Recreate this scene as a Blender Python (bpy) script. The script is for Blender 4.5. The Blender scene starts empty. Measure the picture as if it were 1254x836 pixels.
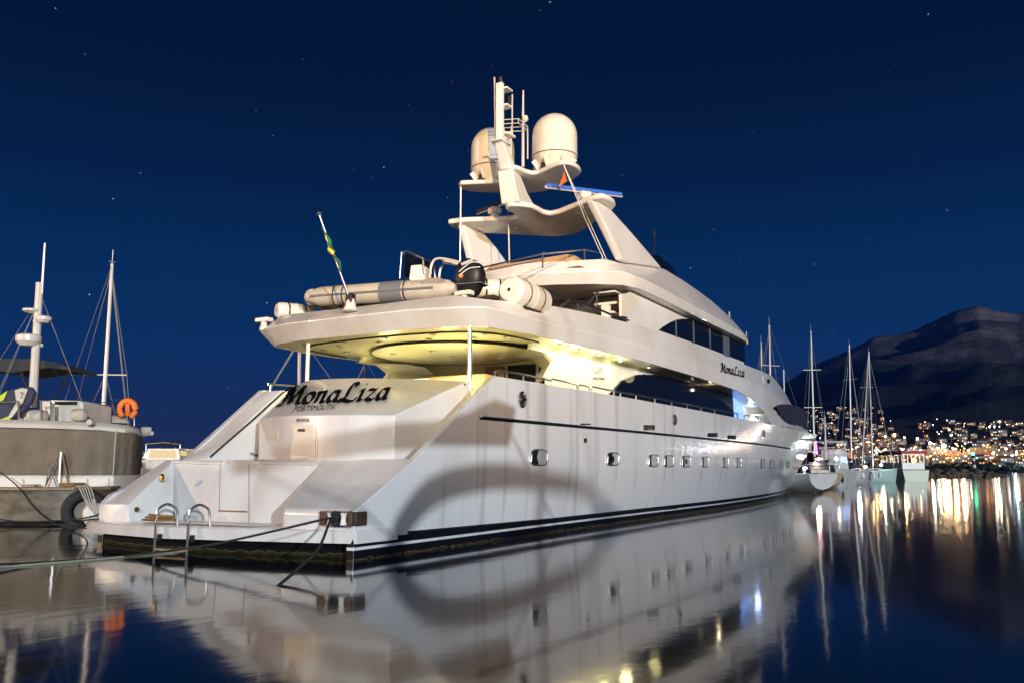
import bpy, bmesh, math, random
from mathutils import Vector, Matrix
random.seed(7)
scn = bpy.context.scene
COL = scn.collection
# ------------------------------------------------------------------ camera
F, CX, CY, YH, XV = 1060.0, 627.0, 418.0, 575.0, 1232.0
TH = math.atan2(YH-CY, F)
_d = Vector((XV-CX, -(YH-CY), F)).normalized()          # ship's forward axis seen in (right, up, forward)
_u = Vector((0, math.cos(TH), math.sin(TH)))
_p = _u.cross(_d)
if _p.x > 0: _p = -_p
CAM = Vector((-13.28, -15.03, 2.0)); WZ = .28     # eye point; water level in the yacht's own heights
def ray(px, py):
    r = Vector((px-CX, CY-py, F)); return Vector((_d.dot(r), _p.dot(r), _u.dot(r)))
def PZ(px, py, z): r = ray(px, py); return CAM + r*((z-CAM.z)/r.z)
def PY(px, py, y): r = ray(px, py); return CAM + r*((y-CAM.y)/r.y)
def PX(px, py, x): r = ray(px, py); return CAM + r*((x-CAM.x)/r.x)
def PD(px, py, D): r = ray(px, py); return CAM + r*(D/F)   # at depth D metres in front of the lens
RIGHT = Vector((_d.x, _p.x, _u.x)); UPV = Vector((_d.y, _p.y, _u.y)); FWD = Vector((_d.z, _p.z, _u.z))
cam = bpy.data.cameras.new('camera'); co = bpy.data.objects.new('camera', cam); COL.objects.link(co)
cam.sensor_width = 36; cam.lens = F/1254*36; cam.clip_end = 30000; cam.clip_start = 0.1
m = Matrix((RIGHT, UPV, -FWD)).transposed().to_4x4(); m.translation = CAM; co.matrix_world = m
scn.camera = co
FH = Vector((FWD.x, FWD.y, 0)).normalized(); RH = Vector((RIGHT.x, RIGHT.y, 0)).normalized()
# ------------------------------------------------------------------ world, exposure
w = bpy.data.worlds.new('World'); scn.world = w; w.use_nodes = True
nt = w.node_tree; N = nt.nodes; N.clear()
def node(t, **k):
    n = N.new(t)
    for a, b in k.items(): setattr(n, a, b)
    return n
tc = node('ShaderNodeTexCoord'); sx = node('ShaderNodeSeparateXYZ'); nt.links.new(tc.outputs['Generated'], sx.inputs[0])
rp = node('ShaderNodeValToRGB'); nt.links.new(sx.outputs['Z'], rp.inputs[0])
e = rp.color_ramp.elements
def ramp(el, stops):
    while len(el) > 1: el.remove(el[-1])
    el[0].position = stops[0][0]; el[0].color = (*stops[0][1], 1)
    for p, c in stops[1:]:
        x = el.new(p); x.color = (*c, 1)
ramp(e, [(0.0, (.02, .025, .06)), (.05, (.011, .025, .075)), (.13, (.002, .027, .1)), (.22, (.0006, .023, .086)), (.31, (.0005, .0125, .05)), (.42, (.0005, .006, .026)), (1, (.0006, .003, .012))])
vo = node('ShaderNodeTexVoronoi'); vo.inputs['Scale'].default_value = 58; nt.links.new(tc.outputs['Generated'], vo.inputs['Vector'])
lt = node('ShaderNodeMapRange'); lt.inputs['From Min'].default_value = .012; lt.inputs['From Max'].default_value = .05
lt.inputs['To Min'].default_value = 1; lt.inputs['To Max'].default_value = 0; nt.links.new(vo.outputs['Distance'], lt.inputs['Value'])
sp = node('ShaderNodeSeparateColor'); nt.links.new(vo.outputs['Color'], sp.inputs[0])
pw = node('ShaderNodeMath', operation='POWER'); pw.inputs[1].default_value = 5.5; nt.links.new(sp.outputs[0], pw.inputs[0])
ml = node('ShaderNodeMath', operation='MULTIPLY'); nt.links.new(lt.outputs[0], ml.inputs[0]); nt.links.new(pw.outputs[0], ml.inputs[1])
mx = node('ShaderNodeMix', data_type='RGBA', blend_type='ADD'); nt.links.new(ml.outputs[0], mx.inputs['Factor'])
nt.links.new(rp.outputs[0], mx.inputs[6]); mx.inputs[7].default_value = (.9, .95, 1.1, 1)
bg = node('ShaderNodeBackground'); nt.links.new(mx.outputs[2], bg.inputs[0]); bg.inputs[1].default_value = 1.0
wo = node('ShaderNodeOutputWorld'); nt.links.new(bg.outputs[0], wo.inputs[0])
vs = scn.view_settings; scn.display_settings.display_device = 'sRGB'
vs.view_transform = 'Standard'; vs.look = 'None'; vs.exposure = 0; vs.gamma = 1; vs.use_curve_mapping = False
scn.cycles.max_bounces = 7; scn.cycles.glossy_bounces = 5; scn.cycles.diffuse_bounces = 3
scn.cycles.transmission_bounces = 4; scn.cycles.transparent_max_bounces = 8
scn.cycles.sample_clamp_indirect = 6; scn.cycles.caustics_reflective = False; scn.cycles.caustics_refractive = False
scn.cycles.use_light_tree = True
# ------------------------------------------------------------------ lights (harbour floodlight as the one sun; quay lamps further down)
def aim(o, d):
    o.rotation_euler = Vector(d).to_track_quat('-Z', 'Y').to_euler()
sun = bpy.data.lights.new('harbour_light', 'SUN'); so = bpy.data.objects.new('harbour_light', sun); COL.objects.link(so)
sun.energy = 3.0; sun.angle = math.radians(.7); sun.color = (.84, .92, 1.0); aim(so, (.62, .78, -.085))
def point(name, loc, power, color, radius=.25, spot=None, aimv=None, blend=.5):
    l = bpy.data.lights.new(name, 'SPOT' if spot else 'POINT'); o = bpy.data.objects.new(name, l); COL.objects.link(o)
    l.energy = power; l.color = color; l.shadow_soft_size = radius; o.location = loc
    if spot: l.spot_size = math.radians(spot); l.spot_blend = blend; aim(o, aimv)
    return o
# ------------------------------------------------------------------ materials
def mat(name, color, rough=.5, metal=0.0, coat=0.0, emit=None, es=0.0, noise=None, bump=None, alpha=None, spec=None, mottle=None):
    m = bpy.data.materials.new(name); m.use_nodes = True
    t = m.node_tree; b = t.nodes['Principled BSDF']
    b.inputs['Base Color'].default_value = (*color, 1); b.inputs['Roughness'].default_value = rough
    b.inputs['Metallic'].default_value = metal; b.inputs['Coat Weight'].default_value = coat; b.inputs['Coat Roughness'].default_value = .08
    if spec is not None: b.inputs['Specular IOR Level'].default_value = spec
    if emit: b.inputs['Emission Color'].default_value = (*emit, 1); b.inputs['Emission Strength'].default_value = es
    if alpha is not None: b.inputs['Alpha'].default_value = alpha
    if noise:
        sc_, amt = noise[0], noise[1]; st = noise[2] if len(noise) > 2 else (1, 1, 1)
        g = t.nodes.new('ShaderNodeNewGeometry'); mp = t.nodes.new('ShaderNodeMapping'); mp.inputs['Scale'].default_value = st
        t.links.new(g.outputs['Position'], mp.inputs['Vector'])
        n = t.nodes.new('ShaderNodeTexNoise'); n.inputs['Scale'].default_value = sc_; n.inputs['Detail'].default_value = 5; n.inputs['Roughness'].default_value = .6
        t.links.new(mp.outputs[0], n.inputs['Vector'])
        r = t.nodes.new('ShaderNodeValToRGB'); r.color_ramp.elements[0].position = .32; r.color_ramp.elements[1].position = .68
        dark = noise[3] if len(noise) > 3 else tuple(c*(1-amt) for c in color)
        r.color_ramp.elements[0].color = (*dark, 1); r.color_ramp.elements[1].color = (*[min(1, c*(1+amt*.3)) for c in color], 1)
        t.links.new(n.outputs['Fac'], r.inputs[0]); t.links.new(r.outputs[0], b.inputs['Base Color'])
    if bump:
        g = t.nodes.new('ShaderNodeTexCoord'); n = t.nodes.new('ShaderNodeTexNoise'); n.inputs['Scale'].default_value = bump[0]; n.inputs['Detail'].default_value = 4
        t.links.new(g.outputs['Object'], n.inputs['Vector']); bu = t.nodes.new('ShaderNodeBump'); bu.inputs['Strength'].default_value = bump[1]; bu.inputs['Distance'].default_value = bump[2] if len(bump) > 2 else .05
        t.links.new(n.outputs['Fac'], bu.inputs['Height']); t.links.new(bu.outputs[0], b.inputs['Normal'])
    return m
M = {}
M['white'] = mat('gelcoat_white', (.79, .79, .775), .3, coat=.5, noise=(.9, .12, (.35, 1.2, .25), (.66, .62, .58)))
M['cream'] = mat('gelcoat_cream', (.74, .69, .6), .35, coat=.3, noise=(1.2, .1))
M['soffit'] = mat('soffit_paint', (.72, .68, .52), .3, coat=.4)
M['wall'] = mat('cabin_paint', (.8, .78, .7), .35, coat=.3)
M['glass'] = mat('tinted_glass', (.004, .006, .011), .08, spec=.22)
M['glassgrey'] = mat('tinted_mullion', (.1, .12, .15), .4)
M['chrome'] = mat('polished_steel', (.66, .66, .66), .3, metal=1)
M['brass'] = mat('brass', (.7, .5, .2), .25, metal=1)
M['black'] = mat('black_paint', (.008, .008, .009), .5)
M['ink'] = mat('lettering_black', (.006, .006, .007), .9, spec=.05)
M['rubber'] = mat('black_rubber', (.018, .017, .016), .75, bump=(20, .3))
M['darkint'] = mat('dark_interior', (.03, .026, .022), .6)
M['wood'] = mat('varnished_wood', (.32, .16, .055), .35, coat=.4, noise=(5, .4, (1, 6, 6)))
M['teak'] = mat('teak_deck', (.36, .25, .15), .6, noise=(3, .35, (1, 8, 1)))
M['tan'] = mat('tan_cushion', (.42, .27, .14), .8, bump=(6, .4))
M['hypalon'] = mat('hypalon_grey', (.5, .46, .38), .6, noise=(1.5, .2), bump=(5, .25))
M['hypgrey'] = mat('hypalon_patch', (.16, .17, .19), .6)
M['raft'] = mat('raft_canister', (.78, .74, .66), .4, noise=(2, .12))
M['cover'] = mat('navy_canvas', (.016, .018, .04), .8, bump=(3, .5))
M['blue'] = mat('scanner_blue', (.03, .12, .5), .35, coat=.3)
M['orange'] = mat('orange_foam', (.85, .2, .02), .6, bump=(8, .3))
M['rope'] = mat('rope_dark', (.02, .02, .022), .9, bump=(30, .5))
M['ropel'] = mat('rope_pale', (.3, .32, .22), .9, bump=(30, .5))
M['flaggreen'] = mat('flag_green', (.02, .15, .07), .8)
M['yellow'] = mat('flag_yellow', (.75, .6, .05), .8)
M['flagwhite'] = mat('flag_white', (.75, .75, .72), .8)
M['flagorange'] = mat('pennant_orange', (.85, .22, .05), .8)
M['red'] = mat('red_canvas', (.5, .03, .025), .7)
M['canvas'] = mat('dark_canvas', (.03, .032, .036), .85)
M['alu'] = mat('mast_aluminium', (.7, .66, .6), .4, metal=.3)
M['wire'] = mat('rigging_wire', (.4, .4, .4), .4, metal=.6)
M['dirtyhull'] = mat('weathered_hull', (.2, .165, .11), .5, noise=(1.6, .5, (1, 1, 2.2), (.075, .06, .04)))
M['mud'] = mat('clear_curtain', (.21, .165, .11), .8, noise=(.9, .2, (1, 1, .8), (.13, .11, .08)), bump=(2.5, .6, .12))
M['sup1'] = mat('board_bag_navy', (.02, .03, .07), .6)
M['sup2'] = mat('board_bag_lime', (.5, .62, .03), .6)
M['plasma'] = None
def emis(name, c, s): return mat(name, (.02, .02, .02), .6, emit=c, es=s)
M['e_warm'] = emis('lamp_warm', (1, .62, .25), 9); M['e_orange'] = emis('lamp_orange', (1, .42, .08), 9)
M['e_white'] = emis('lamp_white', (.85, .93, 1), 12); M['e_cool'] = emis('lamp_cool', (.45, .85, 1), 9); M['e_green'] = emis('lamp_green', (.05, 1, .35), 12)
M['e_blue'] = emis('lamp_blue', (.12, .2, 1), 14); M['e_pink'] = emis('lamp_pink', (1, .12, .8), 6)
M['e_dl'] = emis('downlight_glow', (1, .9, .4), 25)
M['rock'] = mat('breakwater_rock', (.16, .12, .085), .9, noise=(.8, .5), bump=(2, .8, .3))
# hull paint: white gelcoat, black boot stripe with a thin white line, weed at the waterline
def hull_mat():
    m = bpy.data.materials.new('hull_paint'); m.use_nodes = True; t = m.node_tree; b = t.nodes['Principled BSDF']
    b.inputs['Roughness'].default_value = .3; b.inputs['Coat Weight'].default_value = 1; b.inputs['Coat Roughness'].default_value = .12
    g = t.nodes.new('ShaderNodeNewGeometry'); s = t.nodes.new('ShaderNodeSeparateXYZ'); t.links.new(g.outputs['Position'], s.inputs[0])
    mp = t.nodes.new('ShaderNodeMapping'); mp.inputs['Scale'].default_value = (.5, .5, .16); t.links.new(g.outputs['Position'], mp.inputs['Vector'])
    n = t.nodes.new('ShaderNodeTexNoise'); n.inputs['Scale'].default_value = 1.0; n.inputs['Detail'].default_value = 6; t.links.new(mp.outputs[0], n.inputs['Vector'])
    r = t.nodes.new('ShaderNodeValToRGB'); ramp(r.color_ramp.elements, [(.3, (.66, .665, .67)), (.5, (.75, .752, .75)), (.75, (.8, .795, .785))]); t.links.new(n.outputs['Fac'], r.inputs[0])
    # thin vertical run-off streaks
    mp2 = t.nodes.new('ShaderNodeMapping'); mp2.inputs['Scale'].default_value = (2.6, 2.6, .09); t.links.new(g.outputs['Position'], mp2.inputs['Vector'])
    n3 = t.nodes.new('ShaderNodeTexNoise'); n3.inputs['Scale'].default_value = 1.0; n3.inputs['Detail'].default_value = 3; t.links.new(mp2.outputs[0], n3.inputs['Vector'])
    r3 = t.nodes.new('ShaderNodeValToRGB'); ramp(r3.color_ramp.elements, [(.3, (.76, .73, .69)), (.42, (1, 1, 1))]); t.links.new(n3.outputs['Fac'], r3.inputs[0])
    mu = t.nodes.new('ShaderNodeMix'); mu.data_type = 'RGBA'; mu.blend_type = 'MULTIPLY'; mu.inputs['Factor'].default_value = .8
    t.links.new(r.outputs[0], mu.inputs[6]); t.links.new(r3.outputs[0], mu.inputs[7])
    r2 = t.nodes.new('ShaderNodeValToRGB'); r2.color_ramp.interpolation = 'CONSTANT'
    ramp(r2.color_ramp.elements, [(0, (0, 0, 0)), (.47, (1, 1, 1)), (.53, (0, 0, 0)), (.675, (1, 1, 1))]); t.links.new(s.outputs[2], r2.inputs[0])
    mix = t.nodes.new('ShaderNodeMix'); mix.data_type = 'RGBA'; t.links.new(r2.outputs[0], mix.inputs['Factor']); mix.inputs[6].default_value = (.006, .006, .007, 1); t.links.new(mu.outputs[2], mix.inputs[7])
    # fairing waviness that shows in the gloss, plate seams every few metres
    nb_ = t.nodes.new('ShaderNodeTexNoise'); nb_.inputs['Scale'].default_value = 1.0; nb_.inputs['Detail'].default_value = 4; mp4 = t.nodes.new('ShaderNodeMapping'); mp4.inputs['Scale'].default_value = (1.5, 1.5, .45); t.links.new(g.outputs['Position'], mp4.inputs['Vector']); t.links.new(mp4.outputs[0], nb_.inputs['Vector'])
    bu = t.nodes.new('ShaderNodeBump'); bu.inputs['Strength'].default_value = .5; bu.inputs['Distance'].default_value = .03; t.links.new(nb_.outputs['Fac'], bu.inputs['Height']); t.links.new(bu.outputs[0], b.inputs['Coat Normal'])
    t.links.new(r2.outputs[0], b.inputs['Coat Weight'])
    # weed
    n2 = t.nodes.new('ShaderNodeTexNoise'); n2.inputs['Scale'].default_value = 7; n2.inputs['Detail'].default_value = 4; t.links.new(g.outputs['Position'], n2.inputs['Vector'])
    ma = t.nodes.new('ShaderNodeMath'); ma.operation = 'MULTIPLY_ADD'; ma.inputs[1].default_value = -.22; t.links.new(n2.outputs['Fac'], ma.inputs[0]); t.links.new(s.outputs[2], ma.inputs[2])
    mr = t.nodes.new('ShaderNodeValToRGB'); ramp(mr.color_ramp.elements, [(0, (0, 0, 0)), (.14, (.02, .02, .02)), (.17, (.3, .3, .3)), (.19, (1, 1, 1)), (.205, (0, 0, 0))]); t.links.new(ma.outputs[0], mr.inputs[0])
    mix2 = t.nodes.new('ShaderNodeMix'); mix2.data_type = 'RGBA'; t.links.new(mr.outputs[0], mix2.inputs['Factor']); t.links.new(mix.outputs[2], mix2.inputs[6]); mix2.inputs[7].default_value = (.1, .09, .025, 1)
    t.links.new(mix2.outputs[2], b.inputs['Base Color'])
    return m
M['hull'] = hull_mat()
def weedy(m):
    t = m.node_tree; b = t.nodes['Principled BSDF']; g = t.nodes.new('ShaderNodeNewGeometry'); x = t.nodes.new('ShaderNodeSeparateXYZ'); t.links.new(g.outputs['Position'], x.inputs[0])
    n = t.nodes.new('ShaderNodeTexNoise'); n.inputs['Scale'].default_value = 6; t.links.new(g.outputs['Position'], n.inputs['Vector'])
    a = t.nodes.new('ShaderNodeMath'); a.operation = 'MULTIPLY_ADD'; a.inputs[1].default_value = -.15; t.links.new(n.outputs['Fac'], a.inputs[0]); t.links.new(x.outputs[2], a.inputs[2])
    r = t.nodes.new('ShaderNodeValToRGB'); ramp(r.color_ramp.elements, [(0, (.004, .004, .004)), (.2, (.008, .008, .004)), (.262, (.02, .019, .008)), (.285, (.06, .055, .02)), (.3, (.004, .004, .005))]); t.links.new(a.outputs[0], r.inputs[0]); t.links.new(r.outputs[0], b.inputs['Base Color'])
M['bottompaint'] = mat('bottom_paint', (.004, .004, .004), .9, spec=.1, noise=(3, .5, (1, 1, 3), (.009, .01, .004)))
weedy(M['bottompaint'])
def water_mat():
    m = bpy.data.materials.new('harbour_water'); m.use_nodes = True; t = m.node_tree; b = t.nodes['Principled BSDF']
    b.inputs['Base Color'].default_value = (.0012, .003, .006, 1); b.inputs['Roughness'].default_value = .07; b.inputs['IOR'].default_value = 1.4
    g = t.nodes.new('ShaderNodeNewGeometry')
    hs = []
    for sc_, st, a in ((.8, (.3, 1.0, 1), 1.0), (4.5, (.5, 1, 1), .16)):
        mp = t.nodes.new('ShaderNodeMapping'); mp.inputs['Rotation'].default_value = (0, 0, math.atan2(FH.x, FH.y)); mp.inputs['Scale'].default_value = st
        t.links.new(g.outputs['Position'], mp.inputs['Vector'])
        n = t.nodes.new('ShaderNodeTexNoise'); n.inputs['Scale'].default_value = sc_; n.inputs['Detail'].default_value = 2; t.links.new(mp.outputs[0], n.inputs['Vector'])
        k = t.nodes.new('ShaderNodeMath'); k.operation = 'MULTIPLY'; k.inputs[1].default_value = a; t.links.new(n.outputs['Fac'], k.inputs[0]); hs.append(k)
    ad = t.nodes.new('ShaderNodeMath'); ad.operation = 'ADD'; t.links.new(hs[0].outputs[0], ad.inputs[0]); t.links.new(hs[1].outputs[0], ad.inputs[1])
    bu = t.nodes.new('ShaderNodeBump'); bu.inputs['Strength'].default_value = 1; bu.inputs['Distance'].default_value = .0065
    t.links.new(ad.outputs[0], bu.inputs['Height']); t.links.new(bu.outputs[0], b.inputs['Normal'])
    return m
M['water'] = water_mat()
# ------------------------------------------------------------------ mesh helpers
class MB:
    def __init__(s): s.v = []; s.f = []; s.mi = []
    def quad(s, pts, mi=0):
        i = len(s.v); s.v += [Vector(p) for p in pts]; s.f.append(tuple(range(i, i+len(pts)))); s.mi.append(mi); return s
    def box(s, c, size, rot=None, mi=0, taper=None):
        c = Vector(c); hx, hy, hz = [k/2 for k in size]; i = len(s.v)
        tx, ty = taper or (1, 1)
        for z in (-hz, hz):
            for x, y in ((-hx, -hy), (hx, -hy), (hx, hy), (-hx, hy)):
                p = Vector((x*(tx if z > 0 else 1), y*(ty if z > 0 else 1), z))
                if rot is not None: p = rot @ p
                s.v.append(c+p)
        for f in ((3, 2, 1, 0), (4, 5, 6, 7), (0, 1, 5, 4), (1, 2, 6, 5), (2, 3, 7, 6), (3, 0, 4, 7)):
            s.f.append(tuple(i+k for k in f)); s.mi.append(mi)
        return s
    def loft(s, rings, closed=True, cap=True, mi=0):
        n = len(rings[0]); i0 = len(s.v)
        for r in rings: s.v += [Vector(p) for p in r]
        for a in range(len(rings)-1):
            for k in range(n if closed else n-1):
                k2 = (k+1) % n
                s.f.append((i0+a*n+k, i0+a*n+k2, i0+(a+1)*n+k2, i0+(a+1)*n+k)); s.mi.append(mi)
        if cap:
            s.f.append(tuple(i0+k for k in reversed(range(n)))); s.mi.append(mi)
            s.f.append(tuple(i0+(len(rings)-1)*n+k for k in range(n))); s.mi.append(mi)
        return s
    def tube(s, pts, r, n=8, mi=0, cap=True):
        pts = [Vector(p) for p in pts]; rings = []
        rs = r if isinstance(r, (list, tuple)) else [r]*len(pts)
        for i, p in enumerate(pts):
            t = (pts[min(i+1, len(pts)-1)]-pts[max(i-1, 0)])
            t = t.normalized() if t.length > 1e-9 else Vector((0, 0, 1))
            a = t.cross(Vector((0, 0, 1)));
            if a.length < .05: a = t.cross(Vector((1, 0, 0)))
            a.normalize(); b = t.cross(a)
            rings.append([p + (a*math.cos(2*math.pi*k/n)+b*math.sin(2*math.pi*k/n))*rs[i] for k in range(n)])
        return s.loft(rings, True, cap, mi)
    def lathe(s, prof, c, n=24, mi=0, axis=None, cap=True):
        c = Vector(c); rings = []
        if axis is None: A, B, Z = Vector((1, 0, 0)), Vector((0, 1, 0)), Vector((0, 0, 1))
        else:
            Z = Vector(axis).normalized(); A = Z.cross(Vector((0, 0, 1)))
            if A.length < .05: A = Z.cross(Vector((1, 0, 0)))
            A.normalize(); B = Z.cross(A)
        for r, z in prof: rings.append([c+Z*z+(A*math.cos(2*math.pi*k/n)+B*math.sin(2*math.pi*k/n))*max(r, 1e-4) for k in range(n)])
        return s.loft(rings, True, cap, mi)
    def prism(s, poly, off, mi=0):
        off = Vector(off); return s.loft([[Vector(p) for p in poly], [Vector(p)+off for p in poly]], True, True, mi)
    def obj(s, name, mats, parent=None, smooth=False, bevel=0, seg=2, auto=True, base=None):
        me = bpy.data.meshes.new(name); me.from_pydata([tuple(p) for p in s.v], [], s.f)
        mats = mats if isinstance(mats, (list, tuple)) else [mats]
        for m_ in mats: me.materials.append(m_)
        for p, k in zip(me.polygons, s.mi): p.material_index = k
        bm = bmesh.new(); bm.from_mesh(me)
        bmesh.ops.remove_doubles(bm, verts=bm.verts, dist=1e-4)
        bmesh.ops.recalc_face_normals(bm, faces=bm.faces); bm.to_mesh(me); bm.free()
        if smooth:
            for p in me.polygons: p.use_smooth = True
            if auto: me.set_sharp_from_angle(angle=math.radians(smooth if smooth is not True else 40))
        o = bpy.data.objects.new(name, me); COL.objects.link(o)
        if parent is not None:
            o.parent = parent
            inv = parent_inv(parent); me.transform(inv)
        elif base is not None:
            me.transform(Matrix.Translation(-Vector(base))); o.location = base
        if bevel:
            bv = o.modifiers.new('bevel', 'BEVEL'); bv.width = bevel; bv.segments = seg; bv.limit_method = 'ANGLE'; bv.angle_limit = math.radians(35); bv.harden_normals = False
            if not smooth:
                for p in me.polygons: p.use_smooth = True
                me.set_sharp_from_angle(angle=math.radians(60))
        return o
def parent_inv(p):
    mt = Matrix.Identity(4); q = p
    while q is not None:
        mt = q.matrix_basis @ mt; q = q.parent
    return mt.inverted()
def root(name, label, cat, loc=(0, 0, 0), group=None, rz=0):
    o = bpy.data.objects.new(name, None); COL.objects.link(o); o.location = loc; o.rotation_euler.z = rz; o.empty_display_size = .3
    o['label'] = label; o['category'] = cat
    if group: o['group'] = group
    return o
def tag(o, label=None, cat=None, group=None, kind=None):
    if label: o['label'] = label
    if cat: o['category'] = cat
    if group: o['group'] = group
    if kind: o['kind'] = kind
    return o
def V(*a): return Vector(a)
def lerp(a, b, t): return a+(b-a)*t
def interp(tab, x):
    if x <= tab[0][0]: return tab[0][1]
    for (a, fa), (b, fb) in zip(tab, tab[1:]):
        if x <= b: return fa+(fb-fa)*(x-a)/(b-a)
    return tab[-1][1]
def catrom(pts, n=6):
    P = [Vector(p) for p in pts]; out = []
    for i in range(len(P)-1):
        p0, p1, p2, p3 = P[max(i-1, 0)], P[i], P[i+1], P[min(i+2, len(P)-1)]
        for k in range(n):
            t = k/n; out.append(.5*((2*p1)+(p2-p0)*t+(2*p0-5*p1+4*p2-p3)*t*t+(3*p1-p0-3*p2+p3)*t**3))
    out.append(P[-1]); return out
def text_mesh(txt, size, shear=0, bold=0.0, spacing=1.0):
    """flat text mesh (built-in font) as (verts, faces), x right, y up, origin left baseline"""
    c = bpy.data.curves.new('txt', 'FONT'); c.body = txt; c.size = size; c.shear = shear; c.offset = bold; c.space_character = spacing
    o = bpy.data.objects.new('txt', c); COL.objects.link(o)
    dg = bpy.context.evaluated_depsgraph_get(); me = o.evaluated_get(dg).to_mesh()
    vs_ = [v.co.copy() for v in me.vertices]; fs = [tuple(p.vertices) for p in me.polygons]
    o.evaluated_get(dg).to_mesh_clear(); bpy.data.objects.remove(o); bpy.data.curves.remove(c)
    return vs_, fs
def place_text(name, txt, size, material, parent, fn, shear=0, bold=0.0, width=None, spacing=1.0):
    vs_, fs = text_mesh(txt, size, shear, bold, spacing)
    w_ = max(v.x for v in vs_); k = (width/w_) if width else 1
    b = MB(); b.v = [fn(v.x*k, v.y) for v in vs_]; b.f = fs; b.mi = [0]*len(fs)
    return b.obj(name, material, parent)
# calligraphic letters: strokes drawn with a broad nib, units = x-height 1
GL = {
 'M': (1.75, [[(0.0,.0),(.12,-.05),(.3,.15),(.42,.8),(.52,1.6)], [(.52,1.6),(.66,1.62),(.78,.9),(.82,.05)], [(.82,.05),(1.1,.9),(1.4,1.6)], [(1.4,1.6),(1.44,.9),(1.4,.2),(1.5,0),(1.68,.15)], [(.1,1.25),(.2,1.55),(.52,1.6)]]),
 'o': (.85, [[(.42,1),(.14,.75),(.1,.35),(.28,.0),(.5,.05),(.7,.35),(.68,.8),(.42,1)]]),
 'n': (.95, [[(.05,.85),(.22,1),(.2,.5),(.16,0)], [(.18,.5),(.42,.95),(.62,.95),(.62,.5),(.6,.1),(.72,.0),(.86,.15)]]),
 'a': (.95, [[(.66,.9),(.4,1),(.15,.7),(.1,.25),(.28,0),(.5,.2),(.68,.65),(.7,1)], [(.7,1),(.66,.4),(.68,.05),(.86,.12)]]),
 'L': (1.3, [[(.95,1.35),(.8,1.62),(.55,1.5),(.45,1.0),(.4,.4),(.2,.05),(.0,.12),(.08,.25),(.4,.12),(.8,-.02),(1.1,.05),(1.22,.3)]]),
 'i': (.5, [[(.05,.85),(.22,1),(.2,.5),(.16,.1),(.28,0),(.42,.15)], [(.26,1.42),(.34,1.5)]]),
 'z': (.9, [[(.1,.85),(.25,1),(.45,.9),(.72,.98)], [(.72,.98),(.4,.5),(.08,.03)], [(.08,.03),(.3,.15),(.55,-.02),(.8,.18)]]),
}
def script_text(name, txt, width, material, parent, fn, nib=.3, slant=.28):
    b = MB(); x = 0; nv = Vector((math.cos(math.radians(42)), math.sin(math.radians(42))))*nib*.5
    tot = sum(GL[c][0] for c in txt); k = width/tot
    for c in txt:
        adv, st = GL[c]
        for s_ in st:
            P = catrom([(p[0], p[1], 0) for p in s_], 6)
            for p, q in zip(P, P[1:]):
                for nx in (nv, Vector((nv.x*.25, -nv.y*.55))):
                    c4 = [(p.x-nx.x, p.y-nx.y), (p.x+nx.x, p.y+nx.y), (q.x+nx.x, q.y+nx.y), (q.x-nx.x, q.y-nx.y)]
                    b.quad([fn((x+u+v*slant)*k, v*k) for u, v in c4])
        x += adv
    return b.obj(name, material, parent)

# ------------------------------------------------------------------ setting: water
b = MB(); R = 9000; n = 48
b.quad([(CAM.x+R*math.cos(2*math.pi*i/n), CAM.y+R*math.sin(2*math.pi*i/n), WZ) for i in range(n)])
tag(b.obj('water', M['water']), kind='structure')
# ================================================================== SUPERYACHT
Y = root('superyacht', 'huge white three-deck superyacht moored stern-on in the centre, lit yellow under its aft overhang', 'yacht', (0, 0, 0))
WL = [(0, 4.05), (5, 3.92), (10, 3.78), (17, 3.72), (26, 3.62), (31, 3.38), (35.6, 3.05), (45.3, 2.15), (52, 1.1), (57, .03)]
DK = [(0, 4.05), (30, 4.07), (36, 3.98), (42, 3.75), (48, 3.3), (54, 2.65), (60, 1.85), (66, .95), (69.5, .35), (71, .05)]
SH = [(0, 4.33), (5.3, 4.33), (8.4, 4.37), (12.8, 4.42), (22.5, 4.46), (30, 4.46), (40, 4.5), (50, 4.62), (60, 4.85), (71, 5.23)]
STEM = [(-1.2, 50), (-.3, 54.5), (.48, 57.1), (2, 61.5), (3.66, 66.4), (5.23, 71)]
def ztop(x, side=-1):
    a = 2.0 if side < 0 else 2.6
    return min(interp([(0, 1.21), (a, 2.24), (5.29, 4.33), (80, 9)], x), interp(SH, x))
def hull_pt(x, z, side=-1):
    """x measured along the sheer; returns a point of the outer skin"""
    if x > 40: t = (x-40)/31; xe = 40+t*(interp(STEM, z)-40)
    else: xe = x
    xw = 40+(x-40)/31*17 if x > 40 else x
    bw, bd = interp(WL, xw), interp(DK, x); zt = interp(SH, x)
    if z <= 0: bb = bw*(1-.10*(-z)**1.2)
    else:
        q = min(1, max(0, (x-25)/30)); f = lerp(min(1, z/2.2), (z/zt)**1.25, q); bb = bw+(bd-bw)*f
    return Vector((xe, side*max(bb, .02), z))
def on_hull(px, py, off=0.0):
    y = -4.05
    for _ in range(8):
        p = PY(px, py, y)
        xs = p.x
        if xs > 40:
            xs = 40+(p.x-40)/(interp(STEM, p.z)-40)*31
        y = hull_pt(xs, p.z).y
    p = PY(px, py, y-off); return p
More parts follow.
